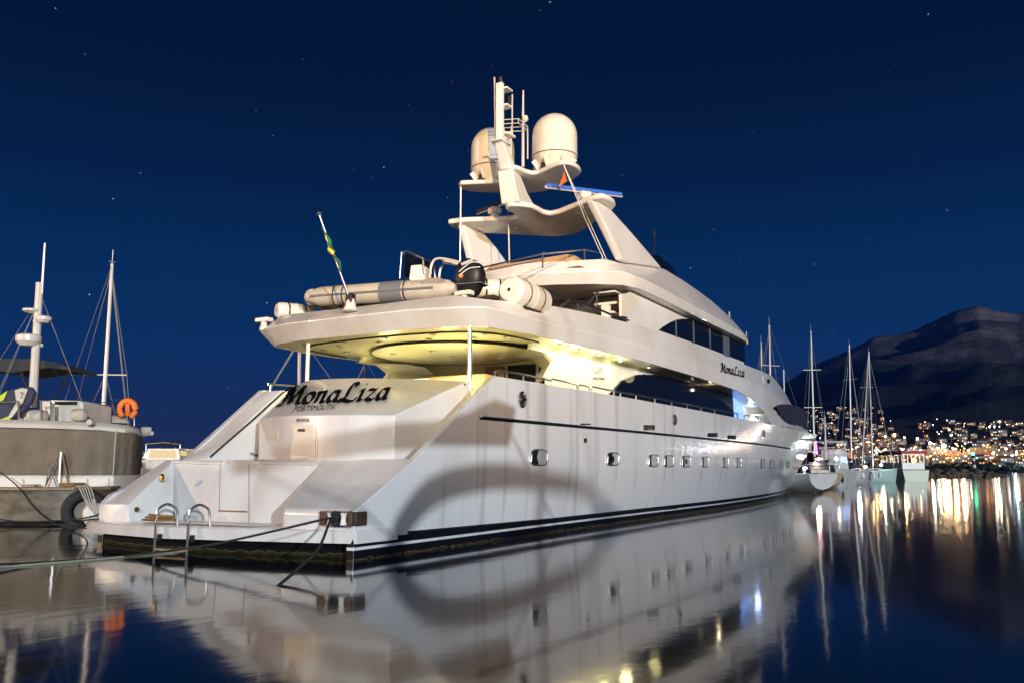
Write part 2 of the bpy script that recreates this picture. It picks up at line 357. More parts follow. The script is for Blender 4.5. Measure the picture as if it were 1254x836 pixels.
# hull
ST = [0, .5, 1, 1.5, 2, 2.6, 3.3, 4.2, 5.29, 7, 9, 12, 15, 18, 22, 26, 30, 33, 36, 39, 42, 45, 48, 51, 54, 57, 60, 63, 65.5, 67.5, 69.2, 70.3, 71]
b = MB(); NZ = 16
def hull_rings():
    rings = []
    for x in ST:
        r = []
        for side in (-1, 1):
            zt = ztop(x, side); col = []
            for k in range(NZ):
                z = -1.0+(zt+1.0)*(k/(NZ-1))**.9
                p = hull_pt(x, z, side)
                if side > 0 and x < .5: p.x = max(p.x, .3)
                col.append(p)
            if side < 0: r = col
            else: r = r+list(reversed(col))
        rings.append(r)
    return rings
HR = hull_rings()
th = .18
for s_ in (0, 1):           # starboard and port skins, each with an inner face and a cap
    outer = [r[:NZ] if s_ == 0 else list(reversed(r[NZ:])) for r in HR]
    sg = 1 if s_ == 0 else -1
    inner = [[p+V(0, sg*min(th, abs(p.y)*.6), 0) for p in c] for c in outer]
    i = len(b.v); nst = len(ST)
    for c in outer: b.v += c
    j = len(b.v)
    for c in inner: b.v += c
    for a in range(nst-1):
        for k in range(NZ-1):
            b.f.append((i+a*NZ+k, i+a*NZ+k+1, i+(a+1)*NZ+k+1, i+(a+1)*NZ+k)); b.mi.append(0)
            b.f.append((j+a*NZ+k+1, j+a*NZ+k, j+(a+1)*NZ+k, j+(a+1)*NZ+k+1)); b.mi.append(0)
        b.f.append((i+a*NZ+NZ-1, j+a*NZ+NZ-1, j+(a+1)*NZ+NZ-1, i+(a+1)*NZ+NZ-1)); b.mi.append(0)
    for k in range(NZ-1):
        b.f.append((i+k, j+k, j+k+1, i+k+1)); b.mi.append(0)
hull = b.obj('hull', M['hull'], Y, smooth=32, bevel=.05)
# stern wings closed towards the platform (aft faces and sloping tops)
b = MB()
b.quad([(0.01, -4.04, .62), (0.01, -4.04, 1.205), (0.01, -2.17, 1.205), (0.01, -2.17, .62)])
b.quad([(0.01, -4.04, 1.205), (2.0, -4.03, 2.235), (2.0, -1.42, 2.235), (0.01, -2.17, 1.205)])
b.quad([(0.01, -2.17, .62), (0.01, -2.17, 1.205), (2.0, -1.42, 2.235), (1.0, -1.75, .62)])
b.obj('stern_wing', M['white'], Y, bevel=.09, seg=4)
b = MB()
A_, A1, B_, T_ = V(.28, 2.95, .62), V(.28, 2.95, 1.2), V(1.0, 2.25, .62), V(2.0, 3.58, 2.25)
O_, O1, OT = V(.28, 4.04, .62), V(.28, 4.04, 1.2), V(2.1, 4.03, 2.25)
b.quad([O_, O1, A1, A_]); b.quad([O1, OT, T_, A1]); b.quad([A_, A1, T_, B_]); b.quad([O1, O_, V(2.1, 4.03, .3), OT])
b.obj('stern_wing', M['white'], Y, bevel=.03)
# raked transom between the wings, with garage hatch seams, and the ledge above it
b = MB()
b.quad([(1.0, -1.78, .3), (1.0, 2.25, .3), (2.0, 3.58, 2.25), (2.0, -1.45, 2.235)])
b.quad([(2.0, -4.03, 2.236), (2.0, 3.58, 2.25), (2.1, 4.03, 2.25), (6.5, 4.0, 2.26), (6.5, -3.9, 2.24)])
tr = b.obj('transom', M['white'], Y)
def on_tr(px, py, off=.02):   # point on the raked transom plane
    A, Bq, Cq = V(1.0, -1.78, .3), V(1.0, 2.25, .3), V(2.0, -1.45, 2.235)
    nrm = (Bq-A).cross(Cq-A).normalized()
    if nrm.x > 0: nrm = -nrm
    r = ray(px, py); t = (A-CAM).dot(nrm)/r.dot(nrm); return CAM+r*t+nrm*off
b = MB(); b.prism([on_tr(269, 624.5), on_tr(303, 625.5), on_tr(303, 627), on_tr(269, 626)], (-.03, 0, 0)); b.obj('hatch_handle', M['wood'], tr)
for q in ((213, 564.5, 276, 566.5), (313, 565, 387, 567)):
    b = MB(); b.tube([on_tr(q[0], q[1]+1.5, .06), on_tr(q[2], q[3]+1.5, .06)], .045, 8); b.obj('grab_rail', M['white'], tr, smooth=True)
b = MB()
for pts in (((270, 566), (269, 612), (269, 625)), ((305, 568), (305, 640))):
    P = [on_tr(*q, .004) for q in pts]
    for p, q in zip(P, P[1:]): b.tube([p, q], .008, 4)
b.obj('hatch_seam', M['glassgrey'], tr)
# swim platform
xs = lambda y: interp([(-4.05, .0), (-2.75, -.22), (-.8, -.5), (.7, -.68), (3.1, -.25), (3.65, -.1), (4.25, .12), (4.5, .3)], y)
zt_ = lambda y: lerp(.85, .8, (y+4.05)/8.5)
b = MB(); rings = []
for i in range(25):
    y = -4.12+8.6*i/24; x = xs(y); zt = zt_(y); rings.append([(x+.02, y, zt-.25), (x, y, zt-.03), (x+.03, y, zt), (1.3, y, zt), (1.3, y, zt-.25)])
b.loft(rings); pl = b.obj('swim_platform', M['white'], Y, smooth=30)
b = MB(); rings = []
for i in range(25):
    y = -3.9+8.1*i/24; x = xs(y)+.35; rings.append([(x, y, -1), (x, y, .56), (1.6, y, .56), (1.6, y, -1)])
b.loft(rings); b.obj('transom_underwater', M['bottompaint'], Y, smooth=30)
b = MB()
for i in range(6):
    a, c = -1.7+i*.62, -1.7+i*.62+.58
    b.box(((.05+.75)/2, (a+c)/2+.3, .852), (.75, c-a, .012))
b.obj('teak_inlay', M['cream'], pl)
# fairlead box wrapped round the starboard corner
M['bronze'] = mat('brown_bronze', (.09, .055, .04), .45, metal=.4)
b = MB(); b.box((-.015, -3.7, 1.07), (.05, .8, .26)); fo = b.obj('fairlead', M['black'], Y)
for c_, sz in (((-.05, -3.34, 1.07), (.1, .17, .27)), ((-.05, -4.02, 1.07), (.1, .1, .27)), ((.12, -4.09, 1.07), (.34, .08, .27))):
    b = MB(); b.box(c_, sz); b.obj('fairlead_plate', M['bronze'], fo, bevel=.01)
for yy in (-3.53, -3.86):
    b = MB(); b.lathe([(.075, -.115), (.055, -.06), (.05, 0), (.055, .06), (.075, .115)], (-.09, yy, 1.07), 14); b.obj('roller', M['wall'], fo, smooth=True)
for zz in (.93, 1.21):
    b = MB(); b.box((-.05, -3.7, zz), (.12, .62, .025)); b.obj('roller_frame', M['chrome'], fo)
b = MB()
for k in range(4): b.lathe([(.05, -.06), (.09, 0), (.05, .06)], (-.13, -3.7+.02*(k % 2), .98+.06*k), 10)
b.obj('rope_wrap', M['rope'], fo, smooth=True)
# garage / name block above the ledge
nB = 21; yA, yB = -3.3, 2.5
def blk(t):
    y = lerp(yA, yB, t); bulge = .9*4*t*(1-t)
    xb = lerp(2.2, 3.85, t)-bulge
    zc = lerp(3.2, 3.36, t); xt = lerp(5.15, 4.9, t)-bulge*.9
    # edges rise from both ends to a nearly level top
    zt = interp([(0, 4.22), (.12, 4.26), (.5, 4.36), (.8, 4.42), (.9, 4.33), (1, 4.1)], t)
    return y, xb, zc, xt, zt
b = MB(); rings = []
for i in range(nB):
    y, xb, zc, xt, zt = blk(i/(nB-1)); rings.append([(xb, y, 2.2), (xb, y, zc), (xt, y, zt), (xt+.25, y, zt), (xt+.25, y, 2.2)])
b.loft(rings); nb = b.obj('name_transom', M['white'], Y, smooth=25, bevel=.02)
def on_blk(px, py, off=.03):
    """nearest hit of a pixel ray with the block skin"""
    r = ray(px, py); best = None
    for i in range(nB-1):
        a, c = blk(i/(nB-1)), blk((i+1)/(nB-1))
        for q in ([V(a[1], a[0], 2.2), V(c[1], c[0], 2.2), V(c[1], c[0], c[2]), V(a[1], a[0], a[2])], [V(a[1], a[0], a[2]), V(c[1], c[0], c[2]), V(c[3], c[0], c[4]), V(a[3], a[0], a[4])]):
            nr = (q[1]-q[0]).cross(q[3]-q[0]).normalized()
            t = (q[0]-CAM).dot(nr)/r.dot(nr); p = CAM+r*t
            if a[0]-.05 <= p.y <= c[0]+.05 and q[0].z-.03 <= p.z <= q[2].z+.06:
                if best is None or t < best[0]: best = (t, p, nr if nr.dot(r) < 0 else -nr)
    if best is None: return PX(px, py, 3.0)
    return best[1]+best[2]*off
def mapname(u, v):  # u metres along 0..1 px-run, v up, on the sloping face
    px = 341+u*134-v*1.0; base = lerp(497, 490.5, u); return on_blk(px, base-v*14.5, .045)
script_text('name_lettering', 'MonaLiza', 1.0, M['ink'], nb, lambda u, v: mapname(u, v/(1/7.65)*1.0), nib=.36, slant=.42)
place_text('port_lettering', 'PORTSMOUTH', 1, M['ink'], nb, lambda x, y: on_blk(359+x*51+y*3, lerp(505, 502.5, x)-y*9, .045), shear=.3, width=1.0)
place_text('number_lettering', 'IMO1005576', 1, M['black'], nb, lambda x, y: on_blk(364+x*16, 516-y*6, .03), bold=.01, width=1.0)
# door with frame in the lower face, and a flush locker
def on_blk_poly(name, pts, material, parent, off, thick=.02):
    b = MB(); P = [on_blk(*p, off) for p in pts]; c = sum(P, Vector())/len(P); nr = (P[1]-P[0]).cross(P[2]-P[1]).normalized()
    if nr.x > 0: nr = -nr
    b.prism(P, nr*thick); return b.obj(name, material, parent)
def rr(x0, y0, x1, y1, r, n=5):
    out = []
    for cx, cy, a0 in ((x1-r, y0+r, -90), (x1-r, y1-r, 0), (x0+r, y1-r, 90), (x0+r, y0+r, 180)):
        for k in range(n+1):
            a = math.radians(a0+90*k/n); out.append((cx+r*math.cos(a), cy+r*math.sin(a)))
    return out
on_blk_poly('door_frame', rr(356.5, 518.5, 389, 563, 6), M['wall'], nb, .004, .008)
dr = on_blk_poly('door', rr(358.5, 520.5, 387, 561, 4.5), M['cream'], nb, .014, .014)
on_blk_poly('door_plate', rr(366, 524.5, 374.5, 528, .5), M['black'], dr, .03, .005)
on_blk_poly('locker_hatch', rr(329, 526.5, 341, 537.5, 1.5), M['cream'], nb, .006, .01)
for t in [i/16 for i in range(17)]:
    b = MB(); y, xb, zc, xt, zt = blk(t); b.lathe([(.03, 0), (.03, .02), (.01, .03)], (xt-.07, y, zt-.09), 8, axis=(-1, 0, .6)); b.obj('snap_stud', M['black'], nb)
# port bulwark: broad cap, trim and stair well
b = MB(); rings = []
for x, z in ((2.6, 2.25), (3.3, 2.7), (4.2, 3.45), (5.25, 4.27), (6.6, 4.3), (9, 4.36)):
    rings.append([(x, 4.0, z+.02), (x, 3.12, z+.02), (x, 3.12, 2.0), (x, 4.0, 2.0)])
b.loft(rings); pb = b.obj('port_bulwark', M['white'], Y, bevel=.03)
b = MB(); b.tube([(2.72, 3.06, 2.34), (4.2, 3.06, 3.42), (5.28, 3.06, 4.24)], .028, 8); b.obj('trim_strip', M['darkint'], pb, smooth=True)
b = MB()
for k in range(6): b.box((4.3+k*.3, 2.82, 2.45+k*.32), (.32, .62, .06))
b.obj('stair_tread', M['teak'], Y)
b = MB(); b.tube([(5.3, 3.7, 4.5), (9, 3.7, 4.62)], .03, 6)
for x in (5.4, 6.6, 7.8): b.tube([(x, 3.7, 4.25), (x, 3.7, 4.52)], .025, 6)
b.obj('port_rail', M['chrome'], Y, smooth=True)
# main deck floor, foredeck
b = MB(); rings = []
for x in (5.4, 12, 20, 30, 40, 48, 56, 63, 69):
    y = interp(DK, x)-.15; z = 3.45 if x < 38 else lerp(3.9, 4.7, (x-40)/30); rings.append([(x, -y, z), (x, y, z), (x, y, z-.1), (x, -y, z-.1)])
b.loft(rings); b.obj('main_deck', M['teak'], Y)
# rub rail and spray rail
P = [on_hull(px, py, .03) for px, py in ((588, 511.3), (640, 516), (690, 520.5), (740, 525), (792, 529.8), (845, 535), (898, 540.3), (930, 543.7), (955, 547), (967.5, 549.3))]
b = MB(); b.tube(catrom(P, 4), .03, 6); b.obj('rub_rail', M['black'], Y, smooth=True)
b = MB(); b.tube([p+V(0, -.04, .03) for p in catrom(P, 4)], .022, 6); b.obj('rub_rail_strip', M['chrome'], Y, smooth=True)
P = [on_hull(px, py, .03) for px, py in ((500, 651.5), (560, 646), (640, 638.5), (720, 631), (790, 624.5), (828, 621.5))]
b = MB(); b.tube(P, .035, 6); b.obj('spray_rail', M['black'], Y, smooth=True)
# portholes
PH = [(660.5, 559.5, 9.6, 9.6), (751, 561.5, 6.8, 7.8), (800.6, 563.5, 5.6, 7.2), (819.5, 564, 5.4, 7.0), (840.8, 564.5, 5, 6.8), (864, 565, 4, 6.4), (889, 565.7, 3.4, 6.1), (904.7, 566, 3.1, 6.0), (934, 567.2, 2.4, 5.3), (944.7, 567.6, 2.2, 5.2), (957, 568, 1.8, 4.8), (965, 568.3, 1.6, 4.6)]
M['reveal'] = mat('porthole_lining', (.42, .42, .41), .35)
for i, (px, py, hw, hh) in enumerate(PH):
    b = MB(); b.prism([on_hull(x, y, .015) for x, y in rr(px-hw, py-hh, px+hw, py+hh, min(hw, hh)*.5)], (0, .05, 0)); ph = b.obj('porthole', M['reveal'], Y)
    dk = .95 if i < 2 else .35
    b = MB(); pts = [(px-hw*.92, py-hh*.7), (px-hw*.5, py-hh*.97), (px-hw+hw*dk*1.0, py-hh*.93), (px-hw+hw*dk*.75, py), (px-hw+hw*dk*1.0, py+hh*.93), (px-hw*.5, py+hh*.97), (px-hw*.92, py+hh*.7)]
    b.prism([on_hull(x, y, .022) for x, y in pts], (0, .02, 0)); b.obj('porthole_glass', M['black'], ph)
    b = MB(); rim_ = [on_hull(x, y, .03) for x, y in rr(px-hw, py-hh, px+hw, py+hh, min(hw, hh)*.5, 3)]; b.tube(rim_+rim_[:1], .014, 4, cap=False); b.obj('porthole_rim', M['chrome'], ph, smooth=True)
    if i in (1, 4):
        b = MB(); b.lathe([(.08, 0), (.1, .03), (.02, .05)], on_hull(px-hw*.15, py, .02), 12, axis=(0, -1, 0)); b.obj('porthole_hinge', M['black'], ph)
# hawse fittings: two chrome and brass rosettes, freeing ports, small vents
for px, py, r in ((638.7, 488.5, .21), (825.5, 513.5, .2), (935, 530, .2)):
    c = on_hull(px, py, .02); b = MB(); b.lathe([(r, 0), (r*1.05, .04), (r*.8, .07), (r*.7, .03)], c, 20, axis=(0, -1, 0)); h = b.obj('hawse_ring', M['chrome'], Y, smooth=True)
    b = MB(); b.lathe([(r*.62, 0), (r*.5, .05)], c, 16, axis=(0, -1, 0)); b.box(c+V(0, -.06, 0), (r*1.3, .05, r*.35)); b.obj('hawse_roller', M['brass'], h)
for px, py, hw, hh, mm in ((795, 523, 7, 3.2, 'brass'), (873, 532, 6, 2.4, 'black'), (896.5, 534.8, 5, 2.3, 'black'), (942.5, 539.8, 3.6, 1.9, 'reveal')):
    b = MB(); b.prism([on_hull(x, y, .02) for x, y in rr(px-hw, py-hh, px+hw, py+hh, 1.2)], (0, .05, 0)); b.obj('freeing_port', M[mm], Y)
b = MB(); b.prism([on_hull(x, y, .02) for x, y in rr(715.8, 536, 718.8, 541.5, .8)], (0, .04, 0)); b.obj('hull_vent', M['black'], Y)
b = MB(); b.prism([on_hull(x, y, .02) for x, y in rr(711.5, 518, 723.5, 519.6, .6)], (0, .04, 0)); b.obj('hull_vent', M['black'], Y)
# ------------------------------------------------------------------ main deck house
def wall_poly(name, pix, y, th, material, parent=None, fn=PY):
    b = MB(); b.prism([fn(px, py, y) for px, py in pix], (0, th, 0)); return b.obj(name, material, parent or Y)
yW = -3.2
def mirror_obj(o, name):
    me = o.data.copy(); me.transform(Matrix.Scale(-1, 4, (0, 1, 0))); me.flip_normals(); q = bpy.data.objects.new(name, me); COL.objects.link(q); q.parent = o.parent; return q
pts = [V(9.9, 0, 3.4), V(9.9, 0, 4.72)] + [PY(*p, yW) for p in ((669, 461), (678, 443), (668, 432), (650, 427))]
poly = [V(p.x, yW, p.z) for p in pts] + [V(9.0, yW, 5.9), V(39.5, yW, 5.9), V(39.5, yW, 3.4)]
b = MB(); b.prism(poly, (0, .12, 0)); dw = b.obj('deckhouse_side', M['wall'], Y); dwp = mirror_obj(dw, 'deckhouse_side')
# aft end panel that angles inwards (with its own small window), both sides
for sgn in (-1, 1):
    P = [PY(*p, yW) for p in ((669, 463), (678, 443), (668, 432), (647, 427))]
    b = MB(); q = [V(p.x, sgn*3.2, p.z) for p in P]; q2 = [V(p.x+1.3, sgn*2.1, p.z) for p in P]
    rings = [[q[i], q2[i]] for i in range(4)]
    b.loft([[a, c, c+V(.05, sgn*.05, 0), a+V(.05, sgn*.05, 0)] for a, c in rings]); b.obj('deckhouse_return', M['wall'], Y)
# aft bulkhead with dark sliding doors, wood cabinets
b = MB(); b.box((12.2, 0, 4.6), (.12, 6.2, 2.6)); ab = b.obj('aft_bulkhead', M['soffit'], Y)
for y0, y1, mm in ((-2.9, -1.75, 'glass'), (-1.6, -.55, 'glass'), (-.4, .35, 'wood')):
    b = MB(); b.box((12.1, (y0+y1)/2, 4.5), (.06, y1-y0, 2.0)); o = b.obj('sliding_door', M[mm], ab)
b = MB(); b.box((9.8, 1.15, 4.15), (1.2, 2.0, 1.3)); bar = b.obj('deck_bar', M['wood'], Y, bevel=.03)
b = MB(); b.box((9.8, 1.15, 4.84), (1.35, 2.15, .06)); b.obj('bar_top', M['cream'], bar)
b = MB(); b.box((8.2, -1.2, 4.3), (.7, 2.0, .9)); b.obj('aft_settee', M['tan'], Y, bevel=.08)
# side windows (starboard strip by pixels on the wall plane), dark glass with thin mullions
wtop = [(746, 482), (750.5, 478), (761, 465.5), (779.5, 458.3), (800, 458.3), (819, 461.8), (858, 472.6), (888, 481.5), (896, 484)]
pix = wtop+[(898, 512), (860, 505), (800, 495), (746, 485.5)]
P = [PY(px, py, yW-.03) for px, py in pix]; b = MB(); b.prism(P, (0, .05, 0)); wn = b.obj('saloon_window', M['glass'], Y)
b = MB()
for p in P: p.y = -P[0].y
b.prism(P, (0, -.05, 0)); b.obj('saloon_window', M['glass'], Y)
for px, y0, y1 in ((788.7, 457.5, 492), (816, 460.8, 497), (840.8, 467.5, 501), (863, 474, 505), (881, 479.5, 508)):
    b = MB(); a, c = PY(px, y0, yW-.04), PY(px, y1, yW-.04); b.box(((a.x+c.x)/2, yW-.045, (a.z+c.z)/2), (.07, .03, abs(a.z-c.z))); b.obj('mullion', M['glassgrey'], wn)
# lit side entrance forward
b = MB(); a = PY(891, 484, yW-.035); c = PY(898, 511, yW-.035); b.prism([PY(x, y, yW-.05) for x, y in ((890.5, 482.5), (897, 484.5), (898, 512), (891.5, 511))], (0, .04, 0)); b.obj('side_door', M['black'], Y)
b = MB(); b.prism([PY(x, y, yW-.04) for x, y in ((898, 487), (909, 485), (911, 514), (899, 512))], (0, .03, 0)); b.obj('blue_lit_panel', emis('blue_cabin_glow', (.22, .4, 1), 1.6), Y)
b = MB()
for k in range(5): b.box((35.2+k*.0, yW-.06, 4.1+k*.3), (1.0, .08, .05))
b.obj('side_ladder', M['wall'], Y)
b = MB(); b.box((38.6, -3.5, 4.7), (.1, .6, 2.0)); b.obj('side_deck_bulkhead', M['wall'], Y)
b = MB(); b.box((38.6, 3.5, 4.7), (.1, .6, 2.0)); b.obj('side_deck_bulkhead', M['wall'], Y)
# maker's mark on the deckhouse side
place_text('maker_lettering', 'WESTSHIP', 1, M['black'], dw, lambda x, y: PY(725.5+x*15, 464.2+x*.8-y*4.6, yW-.01), bold=.015, width=1.0)
b = MB()
for a0 in range(0, 360, 12):
    if 60 < a0 < 84: continue
    for rad in (5.2,):
        p = [PY(732+rad*1.05*math.cos(math.radians(a))*k, 453+rad*.78*math.sin(math.radians(a))*k, yW-.01) for a, k in ((a0, 1), (a0+12, 1), (a0+12, .82), (a0, .82))]; b.quad(p)
for (x0, y0, x1, y1) in ((728.5, 452, 735, 451), (729.5, 454.2, 735.5, 453.2), (729, 456, 733.5, 455.4)):
    b.quad([PY(x0, y0, yW-.01), PY(x1, y1, yW-.01), PY(x1, y1+1.1, yW-.01), PY(x0, y0+1.1, yW-.01)])
b.obj('maker_emblem', M['black'], dw)
# bulwark rail
rl = [(606, 459.5), (606, 455), (611, 453.3), (629, 456), (675, 465.5), (675, 465.6)]
b = MB()
P = [PY(x, y, -3.95) for x, y in rl[:5]]; b.tube(P, .028, 6)
for px, y0, y1 in ((606, 454, 462), (641, 458.5, 465.5),): b.tube([PY(px, y0, -3.95), PY(px, y1, -3.95)], .028, 6)
b.obj('bulwark_rail', M['chrome'], Y, smooth=True)
def hoop(x0, y0, x1, y1, d0, d1):
    b = MB(); b.tube([PY(x0, y0+d0, -3.95), PY(x0, y0+1, -3.95), PY(x0+1, y0, -3.95), PY(x1-1, y1, -3.95), PY(x1, y1+1, -3.95), PY(x1, y1+d1, -3.95)], .025, 6); b.obj('bulwark_rail', M['chrome'], Y, smooth=True)
hoop(675, 463.5, 706, 470, 8, 6); hoop(708.5, 470.5, 721.5, 473, 6, 5); hoop(724.5, 473, 760, 480, 6, 5)
b = MB(); P = [PY(x, y, -3.98) for x, y in ((752, 478.3), (779, 483), (802, 487), (822.5, 491), (841.5, 494.5), (858.5, 498), (875, 501), (903, 506))]
b.tube(P, .03, 6)
for p in P: b.tube([p, V(p.x, p.y, interp(SH, p.x)-.02)], .03, 6)
b.obj('bulwark_rail', M['chrome'], Y, smooth=True)
hoop(911.5, 507.5, 921, 509.5, 4, 4); hoop(923, 509.5, 929, 511.5, 4, 3); hoop(931, 511, 938, 513, 4, 3)
# ------------------------------------------------------------------ upper deck: overhang ring
LO = [(4.85, 0, 5.6), (4.85, -1.9, 5.6), (5.1, -3.1, 5.6), (5.55, -3.72, 5.6), (7, -4.0, 5.62), (9, -4.06, 5.66), (12, -4.07, 5.72), (16, -4.07, 5.8), (22, -4.07, 5.82), (28, -4.07, 5.76), (30.5, -4.06, 5.6), (32.5, -4.05, 5.3), (34, -4.03, 4.95), (35.3, -4.01, 4.49), (38, -3.96, 4.5), (43, -3.68, 4.53), (48, -3.28, 4.6), (51, -3.0, 4.65)]
RI = [(4.33, 0, 6.03), (4.35, -2.1, 6.03), (4.72, -3.35, 6.04), (5.1, -3.95, 6.05), (7, -4.18, 6.04), (9, -4.2, 6.08), (12, -4.18, 6.2), (16, -4.15, 6.35), (22, -4.13, 6.45), (28, -4.12, 6.45), (30.5, -4.1, 6.45), (32.5, -4.08, 6.4), (34, -4.05, 6.3), (35.3, -4.02, 6.2), (38, -3.92, 6.1), (43, -3.5, 5.9), (48, -3.05, 5.3), (51, -2.9, 4.85)]
TP = [(5.0, 0, 6.42), (5.0, -2.0, 6.43), (5.05, -3.0, 6.45), (5.5, -3.5, 6.38), (7, -3.8, 6.5), (9, -3.9, 6.72), (12, -3.9, 6.95), (16, -3.88, 7.16), (22, -3.88, 7.24), (28, -3.86, 7.27), (30.5, -3.85, 7.3), (32.5, -3.8, 7.33), (34, -3.76, 7.36), (35.3, -3.72, 7.38), (38, -3.55, 7.42), (43, -3.1, 7.0), (48, -2.6, 6.05), (51, -2.4, 5.2)]
def ring_full(L):  # starboard bow -> stern -> port bow
    L = [Vector(p) for p in L]; sb = list(reversed(L)); pt = [V(p.x, -p.y, p.z) for p in L[1:]]; return sb+pt
lo, ri, tp = ring_full(LO), ring_full(RI), ring_full(TP)
def inward(p, d): return V(p.x+(d if p.x < 5.6 else 0), p.y-math.copysign(min(d, abs(p.y)), p.y) if abs(p.y) > 1e-3 and p.x > 4.9 else p.y, p.z)
b = MB(); rings = []
for a, c, t in zip(lo, ri, tp):
    m1 = a.lerp(c, .88)+V(0, 0, 0); rings.append([a, m1, c+V(0, 0, .0), c.lerp(t, .12), t, inward(t, .12), inward(t, .12)-V(0, 0, .3), inward(a, .14)+V(0, 0, .12)])
b.loft(rings, True, False); ud = b.obj('upper_deck_bulwark', M['white'], Y, smooth=35, bevel=.03)
# front closing face of the upper works
b = MB(); k = [(51, -2.4, 5.2), (51.4, -1.2, 5.35), (51.5, 0, 5.4), (51.4, 1.2, 5.35), (51, 2.4, 5.2)]; k2 = [(44.5, -2.9, 6.85), (45, -1.3, 7.0), (45.1, 0, 7.05), (45, 1.3, 7.0), (44.5, 2.9, 6.85)]; k3 = [(36, -3.6, 7.42), (36, -1.5, 7.5), (36, 0, 7.52), (36, 1.5, 7.5), (36, 3.6, 7.42)]
b.loft([k3, k2, k], False, False); b.obj('upper_deck_front', M['white'], Y, smooth=True)
# soffit and floor
b = MB(); half = [Vector(p) for p in LO[:13]]
for i in range(len(half)-1):
    a, c = half[i], half[i+1]; dz = V(0, 0, .03); ia = V(a.x+.05, a.y*.985, a.z)+dz; ic = V(c.x+.05, c.y*.985, c.z)+dz
    b.quad([ia, ic, V(ic.x, 0, ic.z), V(ia.x, 0, ia.z)]); b.quad([V(ia.x, -ia.y, ia.z), V(ia.x, 0, ia.z), V(ic.x, 0, ic.z), V(ic.x, -ic.y, ic.z)])
sf = b.obj('soffit', M['soffit'], Y)
b = MB(); b.quad([(5.3, -3.3, 6.2), (36, -3.7, 6.2), (36, 3.7, 6.2), (5.3, 3.3, 6.2)]); b.obj('upper_deck', M['teak'], Y)
# dropped round ceiling panel, outer groove line, downlights
b = MB(); b.lathe([(2.55, 5.6), (2.55, 5.57), (2.4, 5.55), (0, 5.545)], (9.3, -.2, 0), 48, cap=False); b.obj('ceiling_disc', M['soffit'], sf, smooth=25)
b = MB(); b.lathe([(2.57, 5.585), (2.62, 5.585), (2.62, 5.565), (2.57, 5.565)], (9.3, -.2, 0), 48, cap=False); b.obj('ceiling_groove', M['darkint'], sf)
P = [V(x, y, 5.615) for x, y in ((8.5, 3.45), (6.6, 3.3), (5.8, 2.5), (5.5, 1), (5.45, -.8), (5.6, -2.2), (6.0, -3.0), (6.9, -3.45), (8.5, -3.62))]
b = MB(); b.tube(catrom(P, 5), .025, 4); b.obj('ceiling_groove', M['darkint'], sf)
DL = [(5.6, 2.6), (5.7, 1.2), (5.7, -.3), (5.8, -1.8), (6.4, -3.1), (6.3, 1.9), (6.3, .4), (6.5, -1.2), (6.9, -2.4), (7.6, 2.7), (7.3, -3.25), (8.0, 1.2), (8.1, -.2), (8.1, -1.5), (8.6, -3.3), (9.6, 1.4), (9.4, -.1), (9.5, -1.6), (10.6, .8), (10.8, -1.0), (6.9, .1+2.9)]
dlm = M['darkint']
for x, y in DL:
    onr = ((x-9.3)**2+(y+.2)**2) < 2.4**2; z = (5.545 if onr else 5.6+.012*(x-5))
    b = MB(); b.lathe([(.105, 0), (.105, -.025), (.07, -.025), (.06, -.01)], (x, y, z), 16, cap=False); q = b.obj('downlight', M['chrome'], sf, smooth=True)
    b = MB(); b.lathe([(.065, 0), (.065, -.012)], (x, y, z), 12); b.obj('downlight_lens', M['glassgrey'], q)
# lit side-deck downlights
SL = [(9.6, -3.72), (11.0, -3.66), (12.6, -3.66), (14.5, -3.66), (17.2, -3.66)]
for i, (x, y) in enumerate(SL):
    z = 5.66+.012*(x-9)+.02; b = MB(); b.lathe([(.1, 0), (.1, -.03), (.06, -.03)], (x, y, z), 14, cap=False); q = b.obj('downlight', M['chrome'], sf)
    b = MB(); b.lathe([(.065, 0), (.065, -.02)], (x, y, z), 12); b.obj('downlight_lens', M['e_dl'] if i == 3 else M['glassgrey'], q)
# cockpit pillars
for x, y, z0, z1 in ((5.3, -3.3, 4.0, 5.64), (5.2, 2.1, 4.25, 5.62)):
    b = MB(); b.lathe([(.1, z0), (.1, z0+.04), (.055, z0+.06), (.055, z1-.03), (.09, z1-.02), (.09, z1)], (x, y, 0), 16); b.obj('pillar', M['chrome'] if y < 0 else M['cream'], Y, smooth=30)
# mooring bitts on the overhang
for px, py, y, x in ((323, 403, 3.7, 0), (568.5, 371.5, -3.15, 0)):
    base = PZ(px, py, 6.1 if px < 400 else 6.42)
    b = MB(); b.lathe([(.13, -.05), (.12, .06), (.09, .1), (.09, .22)], base, 14); b.box(base+V(0, 0, .27), (.26, .5, .12)); b.obj('bitt', M['cream'], Y, smooth=30, bevel=.02)
